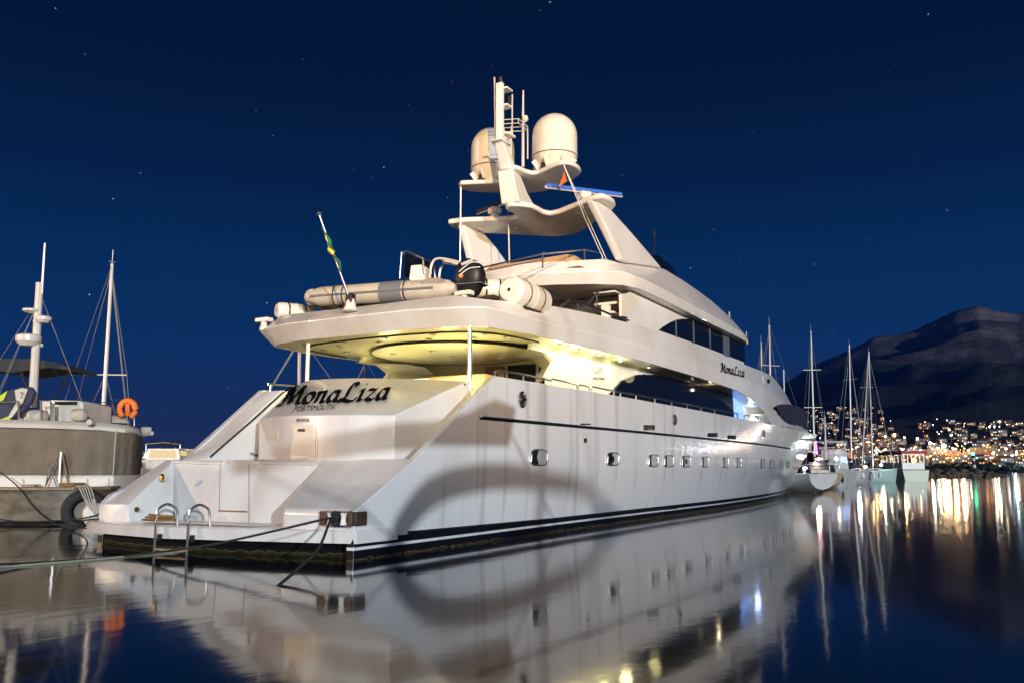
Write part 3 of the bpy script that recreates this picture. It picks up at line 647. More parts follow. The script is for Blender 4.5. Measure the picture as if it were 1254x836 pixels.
# flagstaff and its drooping ensign
bs = PZ(429, 381, 6.2)
b = MB(); b.lathe([(.22, 0), (.16, .1), (.1, .34)], bs, 16); b.obj('staff_socket', M['white'], Y, smooth=30)
s0 = bs+V(0, 0, .25); s1 = PX(391, 264, s0.x-1.0)
b = MB(); b.tube([s0, s1], [.035, .025], 8); b.lathe([(.06, 0), (.06, .08)], s1, 8); fs = b.obj('flagstaff', M['chrome'], Y, smooth=True)
def flagstrip(name, cuts, material):
    b = MB()
    def pt(u, v):
        q = s1.lerp(s0, .02+u*.36); w_ = .26+.1*math.sin(u*9)+.05*math.sin(v*11+u*7)
        hang = V(0, 0, -.75*v*(1-.2*u)); return q+RH*(w_*v*1.1-.03)+FH*(.06*math.sin(v*9+u*5))+hang
    for u0, u1, v0, v1 in cuts:
        n_ = 6
        for i in range(n_):
            for j in range(n_):
                a0, a1, c0, c1 = lerp(u0, u1, i/n_), lerp(u0, u1, (i+1)/n_), lerp(v0, v1, j/n_), lerp(v0, v1, (j+1)/n_)
                b.quad([pt(a0, c0), pt(a1, c0), pt(a1, c1), pt(a0, c1)])
    return b.obj(name, material, fs, smooth=True)
flagstrip('ensign', [(0, .3, 0, 1), (.55, .72, 0, .5), (.85, 1, .3, 1)], M['flaggreen'])
flagstrip('ensign_yellow', [(.3, .42, 0, 1), (.72, .85, 0, .6)], M['yellow'])
flagstrip('ensign_white', [(.42, .55, 0, .8), (.85, 1, 0, .3)], M['flagwhite'])
b = MB(); b.box(s0+V(0, 0, .08), (.22, .2, .28)); b.obj('staff_clamp', M['black'], Y, bevel=.03)
# ------------------------------------------------------------------ wheelhouse deck
yU = -3.12
b = MB(); b.prism([(17.3, yU, 6.2), (16.6, yU, 8.0), (17.0, yU, 8.75), (33.3, yU, 8.75), (33.3, yU, 6.2)], (0, .1, 0)); wh = b.obj('wheelhouse_side', M['white'], Y); mirror_obj(wh, 'wheelhouse_side')
b = MB(); b.box((17.6, 0, 7.5), (.1, 6.1, 2.6)); b.obj('wheelhouse_bulkhead', M['darkint'], Y)
b = MB(); b.loft([[(33.3, -3.1, 6.4), (34.6, -1.5, 6.4), (34.9, 0, 6.4), (34.6, 1.5, 6.4), (33.3, 3.1, 6.4)], [(33.3, -3.1, 8.72), (33.9, -1.5, 8.72), (34.1, 0, 8.72), (33.9, 1.5, 8.72), (33.3, 3.1, 8.72)]], False, False); b.obj('wheelhouse_front', M['glass'], Y)
wp = [(807, 404.4), (813, 399.5), (821, 394.8), (828, 391.6), (835.7, 390.3), (848, 391), (864, 395.5), (883.5, 403), (907, 415.6), (911.8, 417.5), (912.3, 443.6), (860, 423.5)]
P = [PY(x, y, yU-.03) for x, y in wp]; b = MB(); b.prism(P, (0, .05, 0)); ww = b.obj('wheelhouse_window', M['glass'], Y)
P = [V(p.x, -p.y, p.z) for p in P]; b = MB(); b.prism(P, (0, -.05, 0)); b.obj('wheelhouse_window', M['glass'], Y)
for px, y0, y1, wd in ((828, 392, 412.8, .08), (849.5, 391.5, 421, .08), (869.5, 397.5, 428, .08), (889.5, 406, 435.5, 1.0)):
    a, c = PY(px, y0, yU-.04), PY(px, y1, yU-.04)
    b = MB(); b.box(((a.x+c.x)/2, yU-.045, (a.z+c.z)/2), (wd, .03, abs(a.z-c.z))); b.obj('mullion', M['glassgrey'], ww)
# angled cream return and stair rail in the dark recess
b = MB(); b.prism([PY(x, y, yU-.01) for x, y in ((762, 387), (761.5, 360), (776, 358.5), (782, 369), (770, 388.5))], (0, .12, 0)); b.obj('side_return', M['cream'], Y)
b = MB(); P = [PY(x, y, -3.85) for x, y in ((671, 356), (698, 366), (720, 373.5), (745, 384), (770, 392.5))]
b.tube(P, .035, 6)
for x0, y0, x1, y1 in ((686, 377, 698, 366.5), (712, 382, 735, 355), (731, 358, 731, 378), (707.5, 370, 707.5, 381.5)): b.tube([PY(x0, y0, -3.8), PY(x1, y1, -3.8)], .028, 6)
b.obj('upper_deck_rail', M['chrome'], Y, smooth=True)
b = MB(); c = PY(742, 372, -2.4)
b.box(c+V(0, 0, .0), (.12, .9, .1)); b.box(c+V(.1, 0, .42), (.5, .9, .07)); b.box(c+V(0, 0, -.45), (.3, .3, .8)); b.box(c+V(.2, -.1, -.35), (.6, .5, .08)); b.obj('crane_stand', M['cream'], Y, bevel=.03)
b = MB(); b.box((15.5, -.6, 6.75), (1.2, 2.4, .9)); b.obj('deck_sofa', M['tan'], Y, bevel=.1)
# name on the side bulwark, small light box
def on_ub(px, py, off):   # upper bulwark side: between rim and top lines
    y = -3.95
    for _ in range(8):
        p = PY(px, py, y); yr, zr = interp([(q[0], q[1]) for q in RI[4:]], p.x), interp([(q[0], q[2]) for q in RI[4:]], p.x)
        yt, zt = interp([(q[0], q[1]) for q in TP[4:]], p.x), interp([(q[0], q[2]) for q in TP[4:]], p.x)
        y = lerp(yr, yt, min(1, max(0, (p.z-zr)/(zt-zr))))
    return PY(px, py, y-off)
script_text('name_lettering', 'MonaLiza', 1.0, M['ink'], ud, lambda u, v: on_ub(882.5+u*29.5, lerp(454.5, 461.5, u)-v*7.65*7.0, .03), nib=.34, slant=.05)
b = MB(); b.prism([on_ub(x, y, .03) for x, y in ((934, 460), (943.5, 462), (944, 471.5), (936, 469.5))], (0, .05, 0)); lb = b.obj('light_box', M['white'], Y)
b = MB(); b.prism([on_ub(x, y, .09) for x, y in ((940.5, 463.5), (943, 464), (943, 469), (940.5, 468.5))], (0, .05, 0)); b.obj('light_lens', M['black'], lb)
# dark canvas cover over the foredeck side opening
def cov(px, py, off):
    y = interp([(35, -3.95), (41, -3.75), (46, -3.25), (50, -2.95), (53, -2.7)], 0)
    y = -3.5
    for _ in range(8):
        p = PY(px, py, y); y = interp([(35, -4.05), (38, -3.95), (43, -3.6), (48, -3.15), (51, -2.95), (56, -2.5)], p.x)
    return PY(px, py, y-off)
top_ = [(950, 497), (956, 494.8), (964, 494.3), (973, 496), (981, 499), (987, 503.5)]
bot_ = [(951.5, 499.5), (954, 506), (959, 513.5), (967, 519.5), (978, 523), (989.5, 526)]
b = MB(); rings = []
for (tx, ty), (bx, by) in zip(catrom([(x, y, 0) for x, y in top_], 3), []) if False else []: pass
T = catrom([(x, y, 0) for x, y in top_], 3); Bo = catrom([(x, y, 0) for x, y in bot_], 3)
for i, (t, bo) in enumerate(zip(T, Bo)):
    col = []
    for k in range(8):
        v_ = k/7; bul = .16*math.sin(math.pi*v_)+.1+(.05*math.sin(i*2.1) if 0 < k < 7 else 0); col.append(cov(lerp(t.x, bo.x, v_), lerp(t.y, bo.y, v_), bul if 0 < k < 7 else .05))
    rings.append(col+[c+V(0, .3, 0) for c in reversed(col)])
b.loft(rings, True, True); b.obj('foredeck_cover', M['cover'], Y, smooth=50)
# ------------------------------------------------------------------ flybridge slab and roof
yT = -2.75
topline = [(740, 323.5), (769, 320.7), (786, 321.5), (806, 325.5), (822, 334.5), (845, 349), (869, 366.5), (893, 387.6), (908, 403), (920, 417.5)]
TPf = [PY(x, y, yT) for x, y in topline]
def ztopf(x): return interp([(p.x, p.z) for p in TPf], x)
b = MB(); rings = []
def fring(lo_, ri_, tp_): rings.append([V(*lo_), V(*lo_).lerp(V(*ri_), .8), V(*ri_), V(*ri_).lerp(V(*tp_), .35)+V(0, 0, .03), V(*tp_), V(tp_[0]+(.3 if tp_[0] < 16.2 else 0), tp_[1]*.93, tp_[2]), V(lo_[0]+(.3 if lo_[0] < 16.5 else 0), lo_[1]*.93, lo_[2]+.05)])
FL = [((13.9, 0, 8.62), (13.6, 0, 9.0), (14.0, 0, 9.5)), ((14.3, -1.4, 8.62), (14.0, -1.5, 9.0), (14.3, -1.4, 9.5)), ((15.0, -2.6, 8.64), (14.7, -2.75, 9.05), (14.9, -2.4, 9.56)), ((15.7, -3.3, 8.66), (15.4, -3.45, 9.08), (15.6, -2.7, 9.7)), ((16.6, -3.55, 8.68), (16.5, -3.72, 9.05), (16.6, yT, ztopf(16.6)+.02))]
for x in (18, 20, 22, 24.5, 27, 29, 31): FL.append(((x, -3.6, 8.7), (x, -3.75, lerp(9.05, 8.95, (x-18)/13)), (x, yT, ztopf(x))))
FL += [((32.5, -3.5, 8.72), (32.5, -3.6, 8.85), (32.5, yT, ztopf(32.5))), ((33.9, -3.15, 8.76), (34.0, -3.2, 8.84), (34.1, -2.6, 9.0))]
full = [tuple(Vector(q) for q in f) for f in reversed(FL)]+[tuple(V(q[0], -q[1], q[2]) for q in f) for f in FL[1:]]
for f in full: fring(*f)
b.loft(rings, True, False); fb = b.obj('flybridge_coaming', M['white'], Y, smooth=38, bevel=.02)
# roof skin and underside
b = MB(); L_ = [V(*f[2]) for f in FL[4:]]
rr_ = [[p, V(p.x+.15, p.y*.5, p.z+.12), V(p.x+.2, 0, p.z+.16), V(p.x+.15, -p.y*.5, p.z+.12), V(p.x, -p.y, p.z)] for p in L_ if p.x > 20.5]
b.loft(rr_, False, False); b.obj('wheelhouse_roof', M['white'], Y, smooth=True)
b = MB(); b.quad([(14.2, -2.3, 9.2), (22, -2.7, 9.2), (22, 2.7, 9.2), (14.2, 2.3, 9.2)]); b.obj('fly_deck', M['teak'], Y)
b = MB(); L_ = [V(*f[0]) for f in FL]
for a, c in zip(L_, L_[1:]): b.quad([a+V(.1, .05, .02), c+V(.1, .05, .02), V(c.x+.1, -c.y-.05, c.z+.02), V(a.x+.1, -a.y-.05, a.z+.02)])
b.obj('fly_soffit', M['cream'], Y)
# curved tinted windscreen of the flybridge
b = MB(); arc = [(27.2, -2.1), (25.0, -2.45), (22.5, -2.6), (20.5, -2.62)]
rings = []
full_ = [(20.5, -2.62), (22.5, -2.6), (25, -2.45), (27.2, -1.9), (27.9, -.8), (28, 0), (27.9, .8), (27.2, 1.9), (25, 2.45), (22.5, 2.6), (20.5, 2.62)]
for x, y in full_:
    z0 = ztopf(x)-.05; hgt = .75 if x > 22 else .35; rings.append([(x, y, z0), (x-.5, y*.93, z0+hgt), (x-.53, y*.92, z0+hgt), (x-.04, y*.985, z0)])
b.loft(rings, True, True); b.obj('fly_windscreen', M['glass'], Y, smooth=35)
# sun pad with rail
b = MB(); b.prism([PZ(x, y, 9.75) for x, y in ((592, 333), (600, 326), (693, 311), (704, 312), (722, 322.5), (690, 331))], (0, 0, -.45)); b.obj('sun_pad', M['tan'], Y, bevel=.06)
b = MB(); P = [PY(x, y, -2.2) for x, y in ((592, 327.5), (664.5, 311.3), (716, 306))]
b.tube(P, .03, 6)
for x, y0, y1 in ((664.5, 311.3, 328.5), (716, 306, 324)): b.tube([PY(x, y0, -2.2), PY(x, y1, -2.2)], .03, 6)
b.tube([PY(716, 306, -2.2), PY(737, 310.5, -2.2), PY(737, 324, -2.2)], .03, 6)
b.tube([PY(664.5, 318, -2.2), PY(600, 331, -2.2)], .02, 6)
b.obj('fly_rail', M['chrome'], Y, smooth=True)
# ------------------------------------------------------------------ radar arch, hardtop, dome wing, mast
for s_, pix in ((-1, ((726, 245), (743, 250), (771, 281), (790, 303), (811, 328), (770, 321), (762, 318), (744, 281))), (1, ((559, 272), (582, 282.5), (600, 303), (616, 325), (594, 334), (575, 334), (569, 313)))):
    yy = 3.05*s_; P = [PY(x, y, yy) for x, y in pix]
    b = MB(); b.prism(P, (0, -.3*s_, 0)); b.obj('arch_leg', M['white'], Y, bevel=.08, seg=3)
HT = [(14.0, 3.25), (14.1, 2.5), (14.75, .85), (14.4, .42), (13.5, .36), (13.2, 0), (13.5, -.42), (13.9, -.62), (14.95, -.75), (14.45, -2), (13.95, -3.0), (14.15, -3.38), (15.2, -3.3), (16.2, -2.3), (17.7, -.7), (17.8, 0), (17.7, .6), (16.3, 2.2), (15.7, 3.0), (14.7, 3.42)]
P = [V(p.x, p.y, 0) for p in catrom([(x, y, 0) for x, y in HT+HT[:1]], 3)[:-1]]
b = MB(); b.prism([p+V(0, 0, 11.48) for p in P], (0, 0, .2)); ht = b.obj('hardtop', M['white'], Y, bevel=.07, seg=3)
for x, y in ((15.0, 2.4), (15.9, 1.2), (16.2, -.3), (15.4, -1.7), (15.0, -2.7)):
    b = MB(); b.lathe([(.11, 0), (.11, -.03), (.06, -.02)], (x, y, 11.48), 14); b.obj('downlight', M['chrome'], ht)
DP = [(13.35, 2.25), (13.7, 1.4), (13.95, .75), (13.7, .42), (12.95, .36), (12.7, 0), (12.9, -.42), (13.5, -.55), (13.75, -.8), (13.35, -1.7), (13.3, -2.2), (13.9, -2.4), (14.7, -2.1), (15.5, -.8), (15.7, 0), (15.5, .8), (14.9, 1.7), (14.3, 2.4), (13.7, 2.55)]
P = [V(p.x, p.y, 0) for p in catrom([(x, y, 0) for x, y in DP+DP[:1]], 3)[:-1]]
b = MB(); b.prism([p+V(0, 0, 12.72) for p in P], (0, 0, .17)); dp = b.obj('dome_wing', M['white'], Y, bevel=.06, seg=3)
for y in (-1.28, 1.4):
    b = MB(); c = (14.3, y, 0); b.lathe([(.5, 12.9), (.55, 13.0), (.82, 13.38), (.84, 13.42)], c, 32); rd = b.obj('radar_dome', M['cream'], Y, smooth=30)
    b = MB(); b.lathe([(.845, 13.42), (.845, 13.45)], c, 32); b.obj('dome_seam', M['darkint'], rd)
    b = MB(); prof = [(.86, 13.45), (.86, 13.5), (.84, 13.56), (.84, 14.25)]+[(.84*math.cos(math.radians(a)), 14.25+.86*math.sin(math.radians(a))) for a in range(9, 91, 9)]
    b.lathe(prof, c, 40); b.obj('dome_shell', M['cream'], rd, smooth=30)
    b = MB()
    for k in range(8):
        a = k*math.pi/4; rot = Matrix.Rotation(a, 3, 'Z'); p = Vector(c)+rot @ V(.68, 0, 13.13); b.box(p, (.36, .035, .3), rot @ Matrix.Rotation(-.9, 3, 'Y'))
    b.obj('dome_rib', M['cream'], rd)
    b = MB(); b.box((13.75, y+.15, 12.99), (.18, .2, .2)); b.obj('junction_box', M['darkint'], rd)
b = MB(); b.loft([[(13.2, .38, 11.6), (15.2, .2, 11.6), (15.2, -.2, 11.6), (13.2, -.38, 11.6)], [(12.95, .34, 12.2), (14.2, .2, 12.2), (14.2, -.2, 12.2), (12.95, -.34, 12.2)], [(12.8, .32, 12.75), (13.7, .18, 12.75), (13.7, -.18, 12.75), (12.8, -.32, 12.75)]]); b.obj('mast_pylon', M['white'], Y, smooth=40, bevel=.05)
b = MB(); b.loft([[(12.85, .27, 12.85), (13.35, .2, 12.85), (13.35, -.2, 12.85), (12.85, -.27, 12.85)], [(12.35, .17, 13.62), (12.8, .15, 13.62), (12.8, -.15, 13.62), (12.35, -.17, 13.62)]]); b.box((12.5, 0, 13.66), (.75, .5, .07)); b.box((12.45, 0, 14.78), (.2, .26, 2.25)); b.obj('mast', M['white'], Y, bevel=.03)
b = MB(); b.box((12.75, -.1, 15.75), (.4, .3, .06)); b.box((12.75, -.1, 15.1), (.4, .3, .06)); b.obj('mast_bracket', M['white'], Y)
b = MB(); b.lathe([(.12, 15.9), (.12, 15.98), (.09, 16.0), (.1, 16.12), (.05, 16.16)], (12.5, 0, 0), 12); b.lathe([(.07, 15.15), (.07, 15.5)], (12.85, -.15, 0), 10); b.obj('mast_light', M['black'], Y, smooth=30)
def whip(pts, r, m_='alu', name='whip_antenna'):
    b = MB(); b.tube(pts, r, 6); return b.obj(name, M[m_], Y, smooth=True)
whip([PX(606.5, 172, 12.5), PX(605.5, 95, 12.5)], .03, 'alu'); whip([PX(627.3, 165, 13.4), PX(627.3, 116, 13.4)], .03)
q = whip([PX(640.5, 205, 13.8), PX(640.5, 145, 13.8), PX(640.8, 111, 13.8)], [.06, .05, .03])
b = MB(); b.lathe([(.02, -.1), (.13, 0), (.1, .14), (.02, .18)], PX(643, 147, 13.8), 12); b.obj('gps_mushroom', M['cream'], Y, smooth=True)
# loop aerial frame
c = PX(626, 158, 13.4); b = MB()
fr = [c+V(*k) for k in ((-.45, .45, .1), (.35, .5, .1), (.45, -.45, 0), (-.35, -.5, 0))]
for dz in (0, .16):
    for i in range(4): b.tube([fr[i]+V(0, 0, dz), fr[(i+1) % 4]+V(0, 0, dz)], .018, 5)
for i in range(4): b.tube([fr[i], fr[i]+V(0, 0, .16)], .018, 5)
b.tube([fr[2], fr[2]+V(0, 0, -1.1)], .025, 5); b.tube([c+V(0, 0, -1.0), c+V(0, 0, .1)], .03, 5)
b.obj('aerial_frame', M['alu'], Y)
b = MB(); b.box(PX(623, 165, 13.2), (.5, .35, .1), Matrix.Rotation(.3, 3, 'X')); b.obj('spreader_light', M['cream'], Y, bevel=.03)
whip([(13.6, 2.4, 12.75), (13.75, 2.5, 9.6)], .03, 'alu', 'stay_rod'); whip([(15.2, 1.25, 12.75), (15.3, 1.2, 9.4)], .03, 'alu', 'stay_rod')
# rotating scanners on the hardtop
for a_, c_, pd, mm in (((667.5, 229), (762, 240.5), (712, 243), 'blue'), ((584, 262), (629, 245), (607, 260), 'cover')):
    ya, yc = (-1.0, -3.25) if mm == 'blue' else (2.75, .55)
    A, Bq = PY(*a_, ya), PY(*c_, yc)
    zz = 12.2; A = PZ(*a_, 12.15); Bq = PZ(*c_, 12.15); mid = (A+Bq)/2; d_ = (Bq-A).normalized(); ang = math.atan2(d_.y, d_.x); rot = Matrix.Rotation(ang, 3, 'Z')
    b = MB(); b.box(mid+V(0, 0, -.16), (.42, .42, .26), rot); b.box(mid+V(0, 0, -.4), (.3, .3, .3), rot, taper=(.8, .8)); sc_ = b.obj('radar_scanner', M['cream'], Y, bevel=.05)
    b = MB(); b.box(mid, ((Bq-A).length, .1, .11), rot); b.obj('scanner_housing', M['cream'], sc_, bevel=.03)
    b = MB(); b.box(mid+V(0, 0, .05), ((Bq-A).length*.985, .15, .16), rot); b.obj('scanner_cover', M[mm], sc_, bevel=.03)
b = MB(); b.box(PZ(643, 257, 11.75), (.15, .15, .12)); b.obj('hardtop_fitting', M['cream'], Y)
# pennant and signal halyards
h0, h1, h2 = PZ(688, 197, 12.7), PZ(741, 322, 9.75), PZ(744, 321, 9.75)
b = MB(); b.tube([h0, h0.lerp(h1, .5)+V(0, 0, -.12), h1], .016, 4); b.tube([h0, h2], .016, 4); b.obj('halyard', M['flagwhite'], Y)
b = MB(); b.quad([PZ(691, 210, 12.4), PZ(694, 222, 12.1), PZ(684, 230, 12.0), PZ(687, 221, 12.25)]); b.obj('pennant', M['flagorange'], Y)
b = MB(); b.tube([PY(801.5, 321, 0), PY(801.5, 284, 0)], .03, 6); b.lathe([(.07, 0), (.09, .08), (.05, .25)], PY(801.5, 288, 0), 10); b.obj('stern_light_pole', M['black'], Y)
whip([PY(893.5, 392, -1), PY(893, 382, -1)], .04)
whip([PY(914, 382+30, -1), PY(914, 388+18, -1)], .03)
# boarding ladder over the platform edge
for k, (pa, pb_) in enumerate((((190.5, 617), (202, 642)), ((221, 618), (233.5, 643.5)))): pass
lad = MB()
for yy in (.65, -.22):
    x0 = xs(yy); 
    P = [(x0-.12, yy, -.55), (x0-.1, yy, .2), (x0-.08, yy, 1.08), (x0-.04, yy-.02, 1.2), (x0+.12, yy-.05, 1.28), (x0+.3, yy-.1, 1.2), (x0+.34, yy-.12, 1.08), (x0+.36, yy-.13, .83)]
    lad.tube(catrom(P, 4), .028, 8)
ld = lad.obj('boarding_ladder', M['chrome'], Y, smooth=True)
b = MB()
for z in (.36, .06, -.24): b.box((xs(.2)-.1, .21, z), (.09, .87, .035))
b.obj('ladder_rung', M['teak'], ld)
b = MB()
for yy in (.65, -.22): b.box((xs(yy)-.03, yy-.06, .6), (.08, .06, .14))
b.obj('ladder_bracket', M['black'], ld)
# flush fittings on the port wing
b = MB(); p = V(1.25, 2.5, 1.72); b.lathe([(.09, 0), (.09, .03), (.05, .05)], PX(199, 584, 1.2), 14, axis=(-1, 0, 0)); b.obj('stern_camera', M['brass'], Y)
b = MB(); b.lathe([(.06, 0), (.06, .03)], PX(168, 623, .42), 12, axis=(-1, -.6, 0)); b.obj('shore_socket', M['brass'], Y)
# cockpit lamps: the yellow light under the overhang
YL = (1, .92, .34)
for x, y, p_ in ((7.2, -1.4, 160), (8.0, 1.4, 105), (6.8, -2.9, 85)): point('cockpit_lamp', (x, y, 4.35), p_, YL, .25)
for i, (x, y) in enumerate(SL): point('side_deck_lamp', (x, y, 5.45), (24, 32, 30, 18, 4)[i], (1, .88, .4), .2)
point('side_deck_lamp', (25.0, -3.7, 5.6), 5, (1, .8, .5), .06)
point('entrance_lamp', (34.6, -3.7, 5.3), 300, (.8, .88, 1), .12)
point('entrance_lamp', (32.4, -3.6, 5.2), 18, (.3, .45, 1), .12)
#@@OTHERS
# ================================================================== THINGS ON THE SUPERYACHT'S DECKS
# inflatable tender stored athwartships
tb = PZ(376, 366, 6.95); ts = PZ(556, 352, 6.95); ax = (ts-tb); ax.z = 0; L_t = ax.length; ax.normalize(); sd = V(-ax.y, ax.x, 0)
TD = root('inflatable_tender', 'grey inflatable tender with console lying across the aft upper deck under the flagstaff', 'tender', (tb+ts)/2-V(0, 0, .35))
base = (tb+ts)/2
def tp_(u, v, z): return base+ax*u+sd*v+V(0, 0, z)
hl = L_t/2
for nm, v0, lab in (('tube', .0, None), ('tube', 1.35, None)):
    P = [tp_(-hl+.02, v0+(.55 if v0 == 0 else -.55)*0, .06), tp_(-hl+.5, v0, .02), tp_(0, v0, 0), tp_(hl-.6, v0, -.02), tp_(hl-.15, v0, -.02), tp_(hl+.05, v0, -.02)]
    b = MB(); b.tube(P, [.15, .29, .3, .3, .24, .1], 20); tu = b.obj('tube', M['hypalon'], TD, smooth=True)
    if v0 == 0:
        side = -1 if (CAM-base).dot(sd) < 0 else 1
        b = MB(); b.tube([tp_(-hl+.3, side*.305, 0.0), tp_(hl-.5, side*.31, -.03)], .035, 6); b.obj('rubbing_strake', M['hypgrey'], tu, smooth=True)
        b = MB(); b.tube([tp_(.15, 0, 0), tp_(.85, 0, 0)], .312, 20, cap=False); b.obj('grey_patch', M['hypgrey'], tu, smooth=True)
        for u in (-1.3, -1.0, .95): b = MB(); b.tube([tp_(u, .33*math.cos(a), .33*math.sin(a)-.0) for a in [k*math.pi/10 for k in range(21)]], .02, 5); b.obj('lashing', M['rope'], tu)
        def tubemap(x, y):
            a = .35+y*.9; return tp_(.0, 0, 0)
        b = None
        place_text('tube_lettering', 'T/T MONALIZA', 1, M['hypgrey'], tu, lambda x, y: tp_((1.15+x*1.05), side*.305*math.cos(.30+y*.55), .305*math.sin(.30+y*.55)+.0) if side*ax.dot(RH) != 0 else None, width=1.0)
b = MB(); b.tube([tp_(-hl+.1, .1, .06), tp_(-hl-.0, .65, .1), tp_(-hl+.1, 1.25, .06)], .24, 16); b.obj('bow_tube', M['hypalon'], TD, smooth=True)
b = MB(); b.loft([[tp_(-hl+.2, .65, -.1), tp_(-hl+.2, .7, -.1), tp_(-hl+.2, .68, -.15)], [tp_(0, .1, -.15), tp_(0, 1.2, -.15), tp_(0, .65, -.45)], [tp_(hl-.5, .1, -.15), tp_(hl-.5, 1.2, -.15), tp_(hl-.5, .65, -.42)]]); b.obj('keel_hull', M['wall'], TD)
b = MB(); c = tp_(hl-1.35, .65, .45); rot = Matrix.Rotation(math.atan2(ax.y, ax.x), 3, 'Z'); b.box(c, (.55, .6, .8), rot, taper=(.7, .85)); cn = b.obj('console', M['wall'], TD, bevel=.04)
b = MB(); b.prism([tp_(hl-1.75, .4, .55), tp_(hl-1.15, .4, .8), tp_(hl-1.15, .4, .95), tp_(hl-1.72, .4, 1.2)], sd*.5); b.obj('windscreen', M['glass'], cn)
b = MB(); P = [(hl-1.82, .32, .45), (hl-1.8, .32, 1.22), (hl-1.6, .32, 1.24), (hl-1.1, .32, .98), (hl-1.05, .32, .55)]
for v in (.3, 1.0): b.tube([tp_(u, v, z) for u, _, z in P], .025, 6)
b.tube([tp_(hl-1.8, .3, 1.22), tp_(hl-1.8, 1.0, 1.22)], .025, 6); b.obj('console_rail', M['chrome'], cn, smooth=True)
b = MB(); b.lathe([(.17, -.015), (.19, 0), (.17, .015)], tp_(hl-1.0, .65, .88), 16, axis=ax+V(0, 0, .6)); b.obj('steering_wheel', M['black'], cn)
b = MB(); 
for v in (.35, .95): b.tube(catrom([tp_(hl-.9, v, .35), tp_(hl-.85, v, .8), tp_(hl-.6, v, .95), tp_(hl+.2, v, .72)], 4), .035, 8)
b.tube([tp_(hl-.6, .35, .95), tp_(hl-.6, .95, .95)], .03, 6); b.obj('roll_bar', M['alu'], TD, smooth=True)
b = MB(); b.tube([tp_(hl-.62, .65, .93), tp_(hl+.35, .65, .7)], .07, 8); b.obj('cowl_brace', M['wall'], TD)
b = MB(); b.box(tp_(hl-.75, .65, .2), (.45, .9, .35), rot); b.obj('seat', M['tan'], TD, bevel=.05)
# outboard
oc = PD(576, 338, (tp_(hl+.35, .3, 0)-CAM).dot(FWD)); up = V(0, 0, 1)
def op(u, v, z): return oc+ax*u+sd*v+up*z
b = MB(); rings = []
for z, w0, w1, sx_ in ((-.66, -.1, .2, .13), (-.52, -.3, .33, .2), (-.3, -.36, .4, .25), (-.26, -.4, .44, .27), (.05, -.42, .42, .28), (.3, -.4, .3, .26), (.44, -.3, .12, .2), (.5, -.16, -.02, .1)):
    ring_ = []
    for a in [k*math.pi/8 for k in range(16)]:
        ca, sa = math.cos(a), math.sin(a); ca = math.copysign(abs(ca)**.6, ca); sa = math.copysign(abs(sa)**.7, sa)
        ring_.append(op((w0+w1)/2+(w1-w0)/2*ca+z*.12, sx_*1.1*sa, z*.95))
    rings.append(ring_)
b.loft(rings); om = b.obj('outboard_motor', M['black'], TD, smooth=38)
b = MB(); b.box(op(.02, 0, -.27), (.84, .6, .02), rot); b.obj('cowl_seam', M['hypgrey'], om)
b = MB(); b.box(op(-.2, 0, -.75), (.3, .16, .5), rot); b.box(op(-.35, 0, -.5), (.4, .25, .3), rot); b.obj('motor_bracket', M['black'], om, bevel=.03)
def omp_(px, py): return PD(px, py, (oc-CAM).dot(FWD)-.33)
b = MB(); b.lathe([(.05, -.02), (.06, 0), (.05, .02)], omp_(564.5, 338), 12, axis=FWD); b.obj('motor_badge', M['orange'], om)
def omp(px, py): # point just proud of the cowl facing the camera
    c = PD(px, py, (oc-CAM).dot(FWD)-.37); return c
place_text('motor_lettering', 'YAMAHA', 1, M['flagwhite'], om, lambda x, y: omp(565+x*15-y*1.5, 326-x*6.5-y*5), bold=.02, width=1.0)
for q in ((562, 333, 577, 321.5, 592, 323), (562, 338, 574, 329, 588, 327)):
    b = MB(); a_, c_, e_ = omp(q[0], q[1]), omp(q[2], q[3]), omp(q[4], q[5]); b.tube(catrom([a_, c_, e_], 4), .014, 4); b.obj('motor_stripe', M['flagwhite'], om)
# life raft canisters
def canister(name, label, c, axis, Lh, r, mt='raft'):
    t = root(name, label, 'life raft', c-V(0, 0, r+.1), group='life raft canisters on the upper deck')
    b = MB(); a = Vector(axis).normalized()
    prof = [(.02, -Lh), (r*.7, -Lh), (r*.95, -Lh*.88), (r, -Lh*.7), (r, -.03), (r*1.04, -.03), (r*1.04, .03), (r, .03), (r, Lh*.7), (r*.95, Lh*.88), (r*.7, Lh), (.02, Lh)]
    b.lathe(prof, c, 28, axis=a); q = b.obj('canister_shell', M[mt], t, smooth=35)
    for k in (-.45, .4): b = MB(); b.lathe([(r*1.02, Lh*k-.025), (r*1.035, Lh*k-.025), (r*1.035, Lh*k+.025), (r*1.02, Lh*k+.025)], c, 28, axis=a); b.obj('strap', M['brass'], t)
    b = MB(); b.box(c-V(0, 0, r+.02), (Lh*1.2, r*1.3, .12)); b.obj('cradle', M['darkint'], t)
    b = MB(); b.lathe([(r*.12, -Lh-.01), (r*.03, -Lh-.015)], c, 10, axis=a); b.obj('canister_mark', M['black'], t)
    return t
c1 = PY(644, 363.5, -3.7); canister('life_raft', 'large cream life raft canister with straps on the starboard edge of the upper deck', c1, (1, .0, -.03), .95, .42)
c2 = PZ(362, 382.5, 6.75); canister('life_raft', 'pale life raft canister at the port stern edge beside the inflatable tender', c2, (1, -.5, 0), .6, .26)
c3 = PD(604, 353.5, (c1-CAM).dot(FWD)+2.5); canister('life_raft', 'small cream life raft canister half hidden behind the outboard motor', c3, (.6, -.8, 0), .5, .3)
